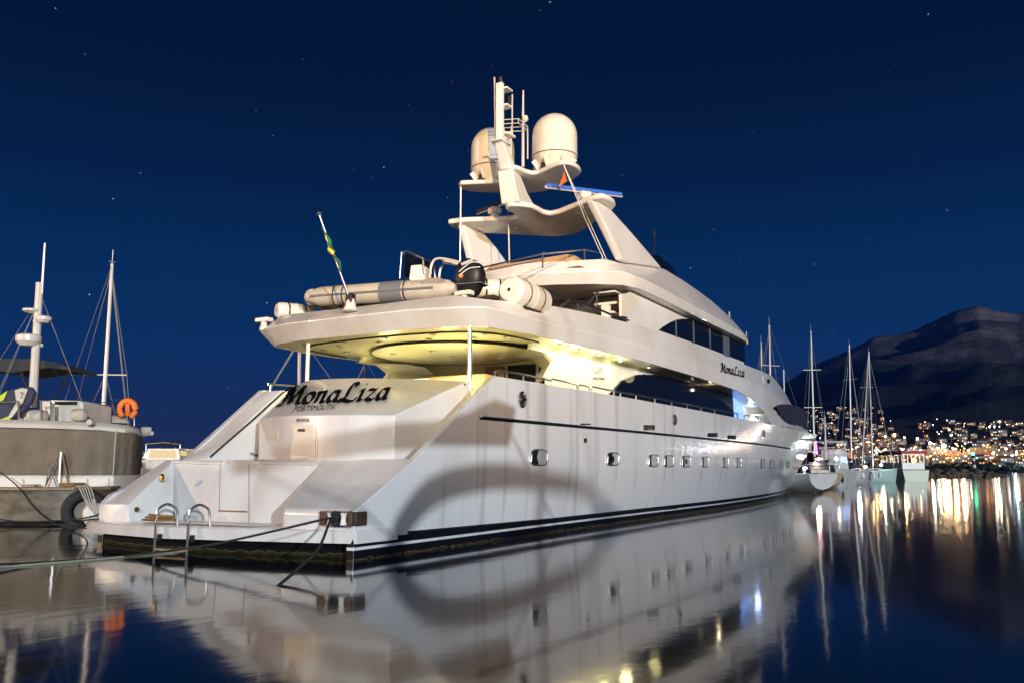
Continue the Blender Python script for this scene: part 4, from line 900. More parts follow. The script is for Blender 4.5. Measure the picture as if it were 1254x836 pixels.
# ================================================================== MOORING LINES
def line(label, pts, r, m_, n_=5):
    b = MB(); b.tube(catrom(pts, n_), r, 6); return tag(b.obj('mooring_line', M[m_], smooth=True, base=pts[0]), label, 'rope', 'mooring lines')
f0 = V(-.2, -3.72, 1.08)
p2, p3, p4 = PZ(190, 676, WZ+.06), PZ(33, 689, WZ+.04), PZ(-120, 694, WZ+.25)
def between(px, py, a, c, k):   # a point seen at (px, py), k of the way (in 1/depth) from a to c
    da, dc = (a-CAM).dot(FWD), (c-CAM).dot(FWD); return PD(px, py, 1/lerp(1/da, 1/dc, k))
f0 = V(-.3, -3.72, 1.08)
line('dark mooring rope sagging from the starboard fairlead to the water at lower left', [f0, PX(400, 634.5, -.75), PX(345, 647.5, -1.1), PX(278, 662.5, -1.5), PX(225, 671.5, -1.75), PZ(150, 680.5, WZ+.03), p3, p4], .024, 'rope')
line('pale weedy wet rope trailing in the water past the boarding ladder', [PZ(232, 674, WZ+.01), PZ(190, 677.5, WZ+.02), PZ(110, 685, WZ+.02), PZ(33, 691, WZ+.02), PZ(-80, 698, WZ+.02)], .02, 'ropel')
line('short dark rope dropping steeply from the starboard fairlead into the water', [f0, between(390, 671, f0, PZ(340, 717, WZ), .4), between(366, 695, f0, PZ(340, 717, WZ), .7), PZ(340, 717, WZ-.01), PZ(336, 720, WZ-.1)], .026, 'rope')
# ================================================================== VESSELS
def sailboat(name, label, group, pos, heading, Lh, beam, fb, mast_h, hullm, lean=0.0, boomcol='cover', cabin='wall', bare=False, mizzen=0, mastm='alu', stripe=None, wind=True):
    pos = V(pos[0], pos[1], WZ); t = root(name, label, 'sailing boat', pos, group); fx = V(math.cos(heading), math.sin(heading), 0); sy = V(-fx.y, fx.x, 0); o = Vector(pos)
    def q(u, v, z): return o+fx*u+sy*v+V(0, 0, z)
    b = MB(); rings = []
    for k in range(13):
        s = k/12; u = -Lh/2+Lh*s; w_ = beam/2*(math.sin(math.pi*min(1, (s*.78+.22)))**.62 if s < .999 else .02)
        w_ = max(w_, .03); zs = fb*(1+.22*(2*abs(s-.35))**2)
        ring = []
        for a in range(-4, 5):
            f = abs(a)/4; zk = -.4+max(0, .62*(1-s/.3)); ww = w_*math.sin(f*math.pi/2)**.8 if f else 0; z = zk+(zs-zk)*(1-math.cos(f*math.pi/2))**.8; ring.append(q(u+(.35*(z/fb) if s > .9 else (-.25*z/fb if s < .05 else 0)), math.copysign(ww, a) if a else 0, z))
        rings.append(ring)
    b.loft(rings, True, True); hl_ = b.obj('hull', hullm, t, smooth=50)
    b = MB(); rings = []
    for s, wf, zz in ((-.12, .5, fb+.0), (-.1, .55, fb+.42), (.12, .5, fb+.5), (.3, .25, fb+.25), (.36, .15, fb)):
        u = Lh*s; rings.append([q(u, -beam*wf*.55, fb-.1), q(u, -beam*wf*.5, zz), q(u, beam*wf*.5, zz), q(u, beam*wf*.55, fb-.1)])
    b.loft(rings); cb = b.obj('coachroof', M[cabin], t, smooth=40)
    for v in (-1, 1):
        b = MB(); b.prism([q(-Lh*.06, v*beam*.285, fb+.16), q(Lh*.1, v*beam*.265, fb+.2), q(Lh*.1, v*beam*.26, fb+.36), q(-Lh*.06, v*beam*.275, fb+.34)], sy*v*.02); b.obj('cabin_window', M['glass'], cb)
        for u in (-.3, .05):
            b = MB(); c = q(Lh*u, v*beam*.5, fb*.75); b.lathe([(.03, -.38), (.13, -.3), (.14, 0), (.13, .3), (.03, .38)], c, 8); b.obj('fender', M['cover'] if u < 0 else M['wall'], t, smooth=True)
    if not bare:
        b = MB(); b.loft([[q(-Lh*.13, -beam*.3, fb+.4), q(-Lh*.05, -beam*.28, fb+1.15), q(-Lh*.05, beam*.28, fb+1.15), q(-Lh*.13, beam*.3, fb+.4)], [q(-Lh*.02, -beam*.28, fb+.5), q(-Lh*.03, -beam*.26, fb+1.1), q(-Lh*.03, beam*.26, fb+1.1), q(-Lh*.02, beam*.28, fb+.5)]]); b.obj('sprayhood', M['cover'], t)
        b = MB()
        for v in (-1, 1):
            b.tube([q(-Lh*.46, v*beam*.33, fb+.1), q(-Lh*.46, v*beam*.33, fb+.75), q(-Lh*.2, v*beam*.46, fb+.7), q(Lh*.2, v*beam*.36, fb+.8), q(Lh*.5, 0, fb+1.0)], .02, 4)
        b.tube([q(-Lh*.46, -beam*.33, fb+.75), q(-Lh*.46, beam*.33, fb+.75)], .02, 4); b.obj('guard_rail', M['chrome'], t)
    lv = fx*(-lean) if not isinstance(lean, Vector) else lean
    m0 = q(Lh*.08, 0, fb+.3); m1 = m0+V(0, 0, mast_h)+lv*mast_h
    b = MB(); b.tube([m0, m1], [.11, .075], 8); ms = b.obj('mast', M[mastm], t, smooth=True)
    for k in (.45, .72)[:2 if mast_h > 11 else 1]:
        b = MB(); c = m0.lerp(m1, k); b.tube([c-sy*beam*.28, c+sy*beam*.28], .035, 5); b.obj('spreader', M['alu'], ms)
    b = MB()
    for v in (-1, 1):
        c = m0.lerp(m1, .45)+sy*v*beam*.28; b.tube([q(Lh*.06, v*beam*.46, fb), c, m0.lerp(m1, .97)], .014, 4); b.tube([q(Lh*.04, v*beam*.44, fb), m0.lerp(m1, .45)], .012, 4)
    b.tube([q(-Lh*.49, 0, fb+.1), m1], .014, 4); b.tube([q(Lh*.5, 0, fb+.15), m0.lerp(m1, .96)], .045 if wind else .014, 5); b.obj('rigging', M['wire'], t)
    b = MB(); c = q(Lh*.07, 0, fb+1.35); b.tube([c, q(-Lh*.3, 0, fb+1.45)], .06, 6); b.tube([c+V(0, 0, .16), q(-Lh*.28, 0, fb+1.6)], [.17, .12], 8); b.obj('boom', M[boomcol], t, smooth=True)
    b = MB(); b.tube([m1, m1+V(0, 0, .7)], .02, 4); b.box(m1+V(0, 0, .1), (.3, .08, .06)); b.obj('masthead', M['wire'], ms)
    if stripe:
        b = MB(); P = []
        for k in range(2, 11):
            s = k/12; u = -Lh/2+Lh*s; w_ = beam/2*math.sin(math.pi*(s*.78+.22))**.62*1.01; P.append((u, w_))
        for v in (-1, 1): b.tube([q(u, v*w_*.985, fb*.86) for u, w_ in P], .035, 4)
        b.obj('stripe', M[stripe], hl_)
    if mizzen:
        a = q(-Lh*.36, 0, fb+.3); b = MB(); b.tube([a, a+V(0, 0, mizzen)+lv*mizzen], [.09, .06], 8); b.obj('mizzen_mast', M[mastm], t, smooth=True)
    return t, q
def at_px(px, py): p = PZ(px, py, 0); return V(p.x, p.y, 0)
HB = math.atan2(FH.y, FH.x)
white_h = mat('boat_hull_white', (.66, .64, .6), .35, coat=.4, noise=(1.2, .2)); cream_h = mat('boat_hull_cream', (.5, .36, .2), .45, coat=.3, noise=(1.5, .35)); teal_h = mat('boat_hull_pale_green', (.5, .68, .6), .3, coat=.4); lil_h = mat('boat_hull_lilac', (.5, .46, .6), .35)
def mast_h_for(pos, px, py, fb): # mast height so the head is at pixel row py
    D = (pos-CAM).dot(FH); 
    e_ = (YH-py)/F; return 2+e_*D*1.03-fb-.3
g_r = 'sailing boats moored beyond the bow'
def berth(label, group, pt, ptop, pbase, D, hd, Lh, beam, fb, hullm, **k):
    D *= .9; m_ = PD(pbase, 575, D); m_.z = 0; fx = V(math.cos(hd), math.sin(hd), 0); pos = m_-fx*(Lh*.08)
    rise = YH-pt; exp = (pbase-CX)/7200*rise; ln = ((ptop-pbase)+exp)/rise
    return sailboat('sailing_boat', label, group, V(pos.x, pos.y, 0), hd, Lh, beam, fb, 2+rise/F*D*1.03-fb-.3, hullm, lean=Vector(RH)*ln, **k)
RD = lambda px: math.atan2(gdir0(px).y, gdir0(px).x)
def gdir0(px): r = ray(px, YH); return V(r.x, r.y, 0).normalized()
g_h2 = 'sailing boats hidden behind the stern'
berth('cream sailing boat seen stern-on right beside the superyacht bow, tall pale mast', g_r, 412, 993, 998, 95, RD(988)+.22, 9.5, 3.1, 1.35, cream_h, boomcol='hypalon', stripe='wood')
berth('white sailing boat with brown furled headsail, second hull right of the bow', g_r, 428, 1040, 1043, 114, RD(1050)-.5, 8, 3.1, 1.45, white_h)
berth('pale green hulled sailing boat beside the tour boat', g_r, 436, 1064, 1069, 135, RD(1080)-.85, 9, 3.3, 1.5, teal_h)
berth('grey hulled sailing boat behind the white one, its mast slanting to the right', g_r, 440, 1063, 1055, 124, RD(1057)-.2, 8, 3, 1.2, lil_h)
berth('small grey sailing boat tucked between the cream one and the blue-lit motor yacht', g_r, 515, 1010, 1012, 100, RD(1010)+.1, 7, 2.4, 1.1, lil_h)
berth('sailing boat hidden behind the superyacht bow, tallest of the pale masts above it', g_r, 405, 942, 945, 80, RD(943)+.6, 11, 3.4, 1.3, white_h)
berth('sailing boat hidden behind the superyacht bow, shorter twin masts left of the tallest one', g_r, 426, 932, 935, 90, RD(932)+.4, 11, 3.4, 1.3, white_h, mizzen=9)
berth('sailing boat hidden behind the stern, thin mast left of the port deck pillar', g_h2, 420, 367, 366, 46, RD(367)+1.7, 9, 3, 1.1, white_h)
berth('sailing boat hidden behind the stern, small dark mast just above the name', g_h2, 447, 447, 446, 70, RD(447)+1.4, 9, 3, 1.1, white_h, mastm='cover')
# left sailing boat with lifebuoy
LS, lq = berth('sailing boat behind the curtained cruiser at left, pale leaning mast and orange horseshoe lifebuoy', 'sailing boats at the left berth', 332, 137, 122, 45, RD(120)-.35, 11, 3.5, 1.5, white_h)
b = MB(); P = [PD(x, y, 36.5) for x, y in ((106, 522), (106.5, 493), (137, 492), (137, 516), (137.5, 489), (164, 489), (164, 521))]
b.tube(P, .03, 6); b.obj('pushpit_rail', M['chrome'], LS, smooth=True)
# horseshoe lifebuoy
c = PD(156, 500.5, 36.2); b = MB(); P = []
for a in range(-60, 241, 15): P.append(c+RH*(.33*math.cos(math.radians(a)))+V(0, 0, .35*math.sin(math.radians(a))))
b.tube(P, .12, 10); lbu = tag(b.obj('lifebuoy', M['orange'], smooth=True, base=c), 'orange horseshoe lifebuoy hanging on the rail of the left sailing boat', 'lifebuoy')
b = MB(); b.box(c+V(0, 0, -.08)+FH*.02, (.14, .1, .38)); b.lathe([(.08, 0), (.08, .12)], c+V(0, 0, .1), 8); b.obj('buoy_light', M['orange'], lbu)
b = MB(); cc = PD(136, 515, 36.6); rings = []
for s, w_, h in ((-1, .1, .1), (-.7, .4, .28), (0, .6, .36), (.7, .45, .3), (1, .1, .1)): rings.append([cc+RH*s*.75+FH*w_*math.cos(a)+V(0, 0, h*max(0, math.sin(a))-.1) for a in [k*math.pi/6 for k in range(7)]])
b.loft(rings, True, True); b.obj('cockpit_bag', M['hypalon'], LS, smooth=True)
b = MB(); b.tube([PD(174, 532, 36), PD(186, 530, 35.6)], .09, 8); b.box(PD(179, 527, 36), (.3, .25, .3)); b.obj('stern_davit', M['alu'], LS)
# ---- curtained motor cruiser at the left edge
MCp = PD(40, 575, 30); MCp = V(MCp.x, MCp.y, 0)
MC = root('motor_cruiser', 'beige motor cruiser with plastic curtained aft deck and radar mast at the left edge', 'motor boat', MCp)
def g(px, D, z): p = PD(px, 575, D); r = V(p.x, p.y, 0); return V(r.x, r.y, z)
def zf(py, D): return 2+(YH-py)/F*D*1.0
def plan_loft(plan, zs, name, m_, parent, **k):
    b = MB(); b.loft([[g(px, D, z) for px, D in plan] for z in zs]); return b.obj(name, m_, parent, **k)
plan = [(-110, 28), (0, 27.8), (60, 27.8), (112, 28.2), (134, 29), (146, 31), (150, 36), (150, 44), (-110, 44)]
hc = plan_loft(plan, (-.4, 0.06, .7, 1.36), 'hull', M['dirtyhull'], MC, smooth=40)
b = MB(); b.tube([g(px, D, .34) for px, D in plan[:7]], .06, 6); b.obj('boot_line', M['black'], hc)
b = MB(); plan2 = [(-110, 27.7), (0, 27.6), (60, 27.6), (114, 28.0), (137, 28.9), (149, 31), (153, 36)]
inner = [(px-8 if px > 100 else px, D+1.1) for px, D in plan2]
b.loft([[g(*a, 1.37), g(*a, 1.45), g(*c, 1.45), g(*c, 1.37)] for a, c in zip(plan2, inner)]); b.obj('teak_cap_rail', M['teak'], hc)
planT = [(-110, 30.5), (60, 30.4), (140, 30.6), (168, 32), (172, 36), (172, 44), (-110, 44)]
up_ = plan_loft(planT, (1.3, 1.82), 'transom_panel', M['cream'], MC, smooth=40)
for x0, x1 in ((-40, 30), (32, 72), (74, 108), (110, 134)):
    b = MB(); b.box((g(x0, 30.35, 1.55)+g(x1, 30.35, 1.55))/2, ((g(x1, 30, 0)-g(x0, 30, 0)).length, .04, .36), Matrix.Rotation(math.atan2(RH.y, RH.x), 3, 'Z')); b.obj('locker_door', M['wall'], up_, bevel=.02)
zr = 3.38
b = MB(); top = [(-110, 30.2, zr+.12), (0, 30.2, zr+.1), (60, 30.2, zr+.06), (120, 30.3, zr), (150, 30.8, zr-.06), (168, 32.2, zr-.12), (173, 36, zr-.12), (173, 42, zr-.1)]
rings = []
for i, (px, D, z) in enumerate(top): rings.append([g(px, D-.12, z), g(px, D-.16, z+.12), g(px, D, z+.28), g(px*.9, D+2.5 if D < 33 else D, z+.36), g(px*.9, D+2.5 if D < 33 else D, z)])
b.loft(rings); b.obj('coach_roof', M['cream'], MC, smooth=50)
b = MB(); rings = []
cur = catrom([(px, D, z) for px, D, z in top[:7]], 8)
for i, p_ in enumerate(cur):
    wv = .06*math.sin(i*1.7)+.04*math.sin(i*.63+1); rings.append([g(p_.x, p_.y+.05, p_.z+.05), g(p_.x, p_.y+.06+wv*.4, 2.9), g(p_.x, p_.y+.08+wv, 2.4), g(p_.x-.5, p_.y+.12+wv*.7, 1.84)])
b.loft(rings, False, False); ct = b.obj('deck_curtain', M['mud'], MC, smooth=60)
for px in (30, 55, 101, 139):
    b = MB(); b.tube([g(px, 30.3, 3.4), g(px-(2 if px == 30 else 0), 30.4, 1.8)], .02, 4); b.obj('curtain_seam', M['hypalon'], ct)
b = MB(); b.tube([g(73, 29.5, 1.45), g(73, 29.5, 2.62)], .035, 6); b.tube([g(73, 29.5, 2.62), g(57, 29.7, 1.45)], .025, 6); b.tube([g(74, 29.5, 2.62), g(86, 29.6, 1.45)], .03, 6)
b.tube([g(58, 29.5, 1.5), g(60, 29.4, 2.2), g(71, 29.4, 1.45)], .025, 5); b.obj('passerelle_frame', M['chrome'], MC, smooth=True)
b = MB(); b.box(g(90, 29.2, 1.52), (.9, .5, .12), Matrix.Rotation(.5, 3, 'Z')); b.box(g(40, 29.0, 1.49), (1.6, .4, .07), Matrix.Rotation(.9, 3, 'Z')); b.obj('gangplank', M['wood'], MC, bevel=.02)
# flybridge gear
def zpx(py, D): return PD(60, py, D).z
D0 = 32.5
b = MB(); P = [PD(x, y, D0) for x, y in ((-30, 508), (0, 498), (18, 499), (34, 514), (34, 519), (-30, 519))]; b.prism(P, FH*3); b.obj('flybridge_coaming', M['cream'], MC, bevel=.08)
b = MB(); P = [PD(x, y, D0+.5) for x, y in ((48, 517), (48, 491), (56, 489), (99, 490), (101.5, 494), (101, 516))]; b.prism(P, FH*2.4); b.obj('helm_console', M['cream'], MC, bevel=.06)
b = MB(); b.box(PD(78, 493, D0+.35), (1.0, .05, .1), Matrix.Rotation(math.atan2(RH.y, RH.x), 3, 'Z')); b.obj('console_instrument', M['black'], MC)
b = MB(); 
for x in (23, 50.5, 62.5): b.tube([PD(x, 518, 31.5), PD(x, 491, 31.5)], .035, 6)
b.tube([PD(48.5, 490, 31.5), PD(64, 490, 31.5), PD(65.5, 493, 31.5), PD(64, 516, 31.5)], .035, 6); b.tube([PD(-20, 492, 31.5), PD(23, 491, 31.5)], .03, 6); b.obj('flybridge_rail', M['chrome'], MC, smooth=True)
b = MB(); P = [PD(x, y, 33.5) for x, y in ((-60, 440), (0, 439), (40, 439), (70, 444), (86, 450.5), (86, 453), (60, 450), (40, 452), (15, 456), (-60, 446))]; b.prism(P, FH*2.2); bim = b.obj('bimini', M['canvas'], MC, smooth=50)
b = MB()
for a, c in (((86, 452), (68, 490)), ((64, 451), (82, 474)), ((25, 456), (38, 480)), ((28, 455), (28, 470))): b.tube([PD(*a, 33.6), PD(*c, 33.6)], .03, 6)
b.obj('bimini_frame', M['black'], bim, smooth=True)
m0, m1 = PD(39.5, 498, 33.2), PD(48.5, 346, 33.2)
b = MB(); b.tube([m0, m1], [.16, .13], 8); rm = b.obj('radar_mast', M['cream'], MC, smooth=True)
b = MB(); b.tube([PD(51, 360, 33.2), PD(55, 298, 33.2)], [.05, .035], 6); b.obj('whip_antenna', M['alu'], rm)
for x, y, w_, h in ((38, 380.5, .3, .12), (53.5, 391, .28, .2), (35, 416, .45, .34)):
    b = MB(); c = PD(x, y, 33.1); b.lathe([(w_*.6, -h*.7), (w_, -h*.2), (w_, h*.4), (w_*.8, h*.6)], c, 20); b.obj('radar_scanner', M['cream'], rm, smooth=40)
b = MB(); b.box(PD(43, 416+6, 33.2), (.5, .2, .12)); b.box(PD(48, 394, 33.2), (.4, .15, .1)); b.box(PD(42, 383, 33.2), (.35, .15, .08)); b.obj('scanner_bracket', M['cream'], rm)
b = MB()
for a in ((0, 440), (-8, 500), (100, 490), (0, 475)): b.tube([PD(50, 362, 33.2), PD(a[0], a[1], 33.5)], .012, 4)
b.obj('mast_stay', M['wire'], rm)
# board bag on the roof, two sausage fenders, coiled gear
b = MB(); rot = None; cc = PD(16, 498, 31.9)
pl_ = [PD(x, y, 31.9) for x, y in ((-30, 508), (-6, 486), (10, 477), (26, 472.5), (38, 473), (42.5, 479), (38, 493), (26, 506), (10, 515), (-10, 519), (-30, 517))]
b.prism(pl_, FH*.18); sb = tag(b.obj('paddle_board', M['sup1'], bevel=.05, base=pl_[0]), 'navy, grey and lime bagged paddle board leaning on the left cruiser roof', 'paddle board')
b = MB(); b.prism([PD(x, y, 31.87) for x, y in ((-30, 508), (-6, 487), (9, 478), (5, 488), (-10, 503), (-30, 514))], FH*.02); b.prism([PD(x, y, 31.87) for x, y in ((-12, 517.5), (11, 509), (13, 513.5), (-8, 518.5))], FH*.02); b.obj('lime_panel', M['sup2'], sb)
b = MB(); b.prism([PD(x, y, 31.87) for x, y in ((18, 477.5), (27, 474.5), (34, 476), (28, 492), (14, 511), (10, 510), (20, 492))], FH*.02); b.obj('grey_panel', M['alu'], sb)
place_text('board_lettering', '7', 1, M['sup1'], sb, lambda x, y: PD(24+x*5-y*0, 487.5-y*11, 31.84), width=1.0)
for x0, x1, y in ((33, 59, 509), (87, 107, 507.5)):
    a, c = PD(x0, y, 31.9), PD(x1, y, 31.9); d_ = (c-a); b = MB(); b.lathe([(.05, 0), (.2, .08), (.23, .25), (.23, d_.length-.25), (.2, d_.length-.08), (.05, d_.length)], a, 18, axis=d_)
    tag(b.obj('roof_fender', M['hypalon'], smooth=True, base=a), 'fat grey fender lying on the left cruiser roof ' + ('below the board bag' if x0 < 50 else 'beside the white helm console'), 'fender')
b = MB(); c = PD(112.5, 516.5, 30.0); b.lathe([(.1, 0), (.12, .05), (.1, .2)], c, 14, axis=-FH); cm = b.obj('roof_floodlight', M['alu'], MC, smooth=True)
# tyre fender, buoy and its ropes hanging off the corner of the cruiser
c = g(107, 27.55, .72); ax_ = (-FH+RH*.35).normalized(); aa = ax_.cross(V(0, 0, 1)).normalized()
b = MB(); rings = []
for k in range(36):
    a = 2*math.pi*k/36; d_ = aa*math.cos(a)+V(0, 0, math.sin(a)); rings.append([c+d_*(.52+.17*math.cos(t))+ax_*.16*math.sin(t) for t in [j*math.pi/5 for j in range(10)]])
rings.append(rings[0]); b.loft(rings, True, False); tag(b.obj('tyre_fender', M['rubber'], smooth=True, base=c), 'big black tyre used as fender at the corner of the left cruiser', 'tyre')
c2 = g(118, 27.5, .62); b = MB(); b.lathe([(.02, -.36), (.2, -.32), (.3, -.12), (.32, .1), (.22, .3), (.06, .38), (.05, .46)], c2, 20); tag(b.obj('buoy', M['raft'], smooth=True, base=c2), 'dirty white round buoy in front of the black tyre', 'buoy')
b = MB()
for k in range(5): b.tube(catrom([g(92+k*3.2, 27.55, 1.42), g(97+k*3.6, 27.25, 1.5), g(104+k*4.0, 27.1, 1.2-.06*k), g(112+k*3.5, 27.1, .85-.1*k)], 4), .022, 5)
tag(b.obj('rope_bundle', M['hypalon'], smooth=True, base=g(92, 27.5, 1.4)), 'bundle of grey ropes slung over the black tyre', 'rope', kind=None)
pe = V(-.02, 4.2, .8)
line('thin black rope drooping from the left cruiser to the port corner of the swim platform', [g(0, 28, 1.95), g(25, 27.6, 1.45), g(45, 27.3, .85), g(66, 27, .45), g(85, 26, .33), PZ(108, 646, .45), pe, V(.6, 3.95, .84), V(.9, 2.6, .86)], .02, 'rope')
line('black rope running low from the left cruiser hull across the tyre', [g(-20, 27.5, .6), g(20, 27.4, .42), g(60, 27.3, .42), g(100, 27, .5), g(126, 26.5, .68)], .022, 'rope')
b = MB(); rc = PZ(196, 637, .87); P = [rc+V(.10*math.cos(a)*k_, .62*math.sin(a)*k_, .004*i) for i, (a, k_) in enumerate([(j*.45, 1-.012*j) for j in range(34)])]; b.tube(P, .022, 5)
tag(b.obj('coiled_rope', M['wood'], smooth=True, base=P[0]), 'brown rope coiled flat on the swim platform near the ladder', 'rope')
# distant white motor boats between the cruiser and the superyacht
def motorboat(name, label, pos, heading, Lh, beam, fb, cab=1.3, fly=True, hullm=None, lit=None, group=None, canopy=None, arch=False, thr=None):
    pos = V(pos[0], pos[1], WZ); t = root(name, label, 'motor boat', pos, group); fx = V(math.cos(heading), math.sin(heading), 0); sy = V(-fx.y, fx.x, 0); o = Vector(pos)
    def q(u, v, z): return o+fx*u+sy*v+V(0, 0, z)
    b = MB(); rings = []
    for k in range(11):
        s = k/10; u = -Lh/2+Lh*s; w_ = beam/2*(1 if s < .5 else max(.02, math.cos((s-.5)*math.pi)**.6)); zs = fb*(1+.35*s**2)
        rings.append([q(u+(.5*s**6), 0, -.4), q(u, -w_*.86, 0), q(u+.4*s**4, -w_, zs), q(u+.4*s**4, w_, zs), q(u, w_*.86, 0)])
    b.loft(rings); h_ = b.obj('hull', hullm or white_h, t, smooth=30)
    b = MB(); rings = []
    for s, wf, zz in ((-.22, .42, cab), (-.2, .42, cab), (.12, .4, cab), (.26, .3, .35), (.34, .2, .05)): rings.append([q(Lh*s, -beam*wf, fb), q(Lh*s, -beam*wf*.88, fb+zz), q(Lh*s, beam*wf*.88, fb+zz), q(Lh*s, beam*wf, fb)])
    b.loft(rings); cb = b.obj('cabin', M['wall'], t, bevel=.05)
    for v in (-1, 1):
        b = MB(); b.prism([q(-Lh*.18, v*beam*.415, fb+cab*.45), q(Lh*.13, v*beam*.395, fb+cab*.45), q(Lh*.08, v*beam*.38, fb+cab*.85), q(-Lh*.17, v*beam*.385, fb+cab*.85)], sy*v*.02); b.obj('cabin_window', lit or M['glass'], cb)
    b = MB(); b.prism([q(-Lh*.225, -beam*.33, fb+.15), q(-Lh*.225, beam*.33, fb+.15), q(-Lh*.225, beam*.3, fb+cab*.88), q(-Lh*.225, -beam*.3, fb+cab*.88)], -fx*.02); b.obj('saloon_door', lit or M['glass'], cb)
    if fly:
        b = MB(); z0 = fb+cab; b.loft([[q(-Lh*.3, -beam*.4, z0), q(-Lh*.3, beam*.4, z0), q(-Lh*.3, beam*.4, z0+.12), q(-Lh*.3, -beam*.4, z0+.12)], [q(.05*Lh, -beam*.36, z0), q(.05*Lh, beam*.36, z0), q(.05*Lh, beam*.36, z0+.6), q(.05*Lh, -beam*.36, z0+.6)], [q(.12*Lh, -beam*.25, z0), q(.12*Lh, beam*.25, z0), q(.1*Lh, beam*.25, z0+.5), q(.1*Lh, -beam*.25, z0+.5)]]); b.obj('flybridge', M['wall'], t, bevel=.04)
        b = MB()
        for v in (-1, 1): b.tube([q(-Lh*.2, v*beam*.36, z0), q(-Lh*.16, v*beam*.34, z0+1.25), q(-Lh*.02, v*beam*.33, z0+1.25)], .07, 6)
        b.tube([q(-Lh*.16, -beam*.34, z0+1.25), q(-Lh*.16, beam*.34, z0+1.25)], .07, 6); b.obj('radar_arch', M['wall'], t)
    if canopy:
        b = MB(); z0 = fb+cab+(1.35 if fly else .7); b.loft([[q(-Lh*.3, -beam*.38, z0-.08), q(-Lh*.3, 0, z0+.06), q(-Lh*.3, beam*.38, z0-.08)], [q(.02*Lh, -beam*.38, z0-.06), q(.02*Lh, 0, z0+.1), q(.02*Lh, beam*.38, z0-.06)]], False, False)
        o2 = b.obj('canopy', M[canopy], t); so_ = o2.modifiers.new('s', 'SOLIDIFY'); so_.thickness = .05
        b = MB()
        for u in (-.28, .0):
            for v in (-1, 1): b.tube([q(Lh*u, v*beam*.36, fb+(cab if fly else .1)), q(Lh*u, v*beam*.37, z0-.06)], .025, 4)
        b.obj('canopy_frame', M['chrome'], t)
    b = MB()
    for v in (-1, 1): b.tube([q(Lh*.0, v*beam*.47, fb+.75), q(Lh*.3, v*beam*.38, fb+.9), q(Lh*.5, 0, fb*1.35+.7)], .025, 4)
    b.obj('bow_rail', M['chrome'], t)
    return t, q
p = PD(193, 575, 66); motorboat('motor_boat', 'white motor boat with brown canopy far behind, left of the two between cruiser and superyacht', V(p.x, p.y, 0), HB+.5, 9, 3.2, 2.5, .5, False, canopy='tan', group='white motor boats behind the port side')
p = PD(228, 575, 62); motorboat('motor_boat', 'weathered motor boat far behind, touching the superyacht port quarter', V(p.x, p.y, 0), HB-.4, 9, 3.0, 2.4, .8, False, hullm=M['dirtyhull'], lit=emis('cabin_light_warm', (1, .7, .35), .4), group='white motor boats behind the port side')
p = PD(205, 575, 58); motorboat('motor_boat', 'low white open boat far behind with warm cabin light near the port bulwark', V(p.x, p.y, 0), HB+.2, 8.5, 2.6, 2.35, .75, False, lit=emis('cabin_light_amber', (1, .75, .4), .8), group='white motor boats behind the port side')
# right: blue-lit motor yacht, tour boat
p = PD(1019, 575, 94); p.z = 0; p = V(p.x, p.y, 0); BY, bq = motorboat('motor_yacht', 'brightly lit white motor yacht glowing blue and violet between two sailing boats', p, RD(1018)+math.pi-.25, 9, 3.1, 1.7, 1.7, True, lit=emis('cabin_light_blue', (.35, .5, 1), 2.2))
b = MB(); b.box(bq(-.3, 0, 4.75), (2.6, 2.6, .12)); b.obj('hardtop', M['wall'], BY, bevel=.05)
point('yacht_flood_lamp', bq(-3.5, .6, 3.6), 260, (.8, .88, 1), .2); point('yacht_flood_lamp', bq(-4.5, -.6, 2.4), 160, (.45, .4, 1), .2)
b = MB(); b.lathe([(.02, -.28), (.28, 0), (.02, .28)], bq(4.6, .9, 1.5), 12); b.obj('deck_light', M['e_blue'], BY)
b = MB(); b.lathe([(.02, -.22), (.22, 0), (.02, .22)], bq(3.2, 1.3, 2.9), 12); b.obj('deck_light', M['e_white'], BY)
b = MB(); b.tube([bq(2.4, -.9, 3.4), bq(2.5, -.9, 4.9)], .08, 6); b.obj('light_bar', M['e_pink'], BY)
p = PD(1103, 575, 140); p = V(p.x, p.y, WZ); TBp = p
TB = root('tour_boat', 'cream tour boat with red edged awning and open windows, rightmost boat of the berth', 'tour boat', p)
hd = RD(1100)+.45; fx = V(math.cos(hd), math.sin(hd), 0); sy = V(-fx.y, fx.x, 0)
def tq(u, v, z): return TBp+fx*u+sy*v+V(0, 0, z)
tb_m = mat('tour_hull', (.55, .6, .42), .4, coat=.3)
b = MB(); rings = []
for s in range(11):
    k = s/10; w_ = 2.1*(1 if k < .6 else max(.03, math.cos((k-.6)*math.pi/.8)**.7)); rings.append([tq(-5+10*k, 0, -.4), tq(-5+10*k, -w_*.85, 0), tq(-5+10*k+.3*k**4, -w_, 1.7+.7*k**3), tq(-5+10*k+.3*k**4, w_, 1.7+.7*k**3), tq(-5+10*k, w_*.85, 0)])
b.loft(rings); b.obj('hull', tb_m, TB, smooth=30)
b = MB(); b.box(tq(-.6, 0, 2.35), (7.4, 3.6, 1.1), Matrix.Rotation(hd, 3, 'Z')); b.obj('cabin', M['cream'], TB, bevel=.05)
b = MB()
for u in (-4.2, -2.9, -1.6, -.3, 1.0, 2.3, 3.0):
    for v in (-1.75, 1.75): b.box(tq(u, v, 3.5), (.14, .14, 1.4), Matrix.Rotation(hd, 3, 'Z'))
b.obj('window_post', M['cream'], TB)
b = MB(); 
for v in (-1.72, 1.72): b.box(tq(-.6, v, 4.2), (7.6, .1, .22), Matrix.Rotation(hd, 3, 'Z'))
b.box(tq(-4.3, 0, 4.2), (.1, 3.5, .22), Matrix.Rotation(hd, 3, 'Z')); b.obj('roof_rail', M['cream'], TB)
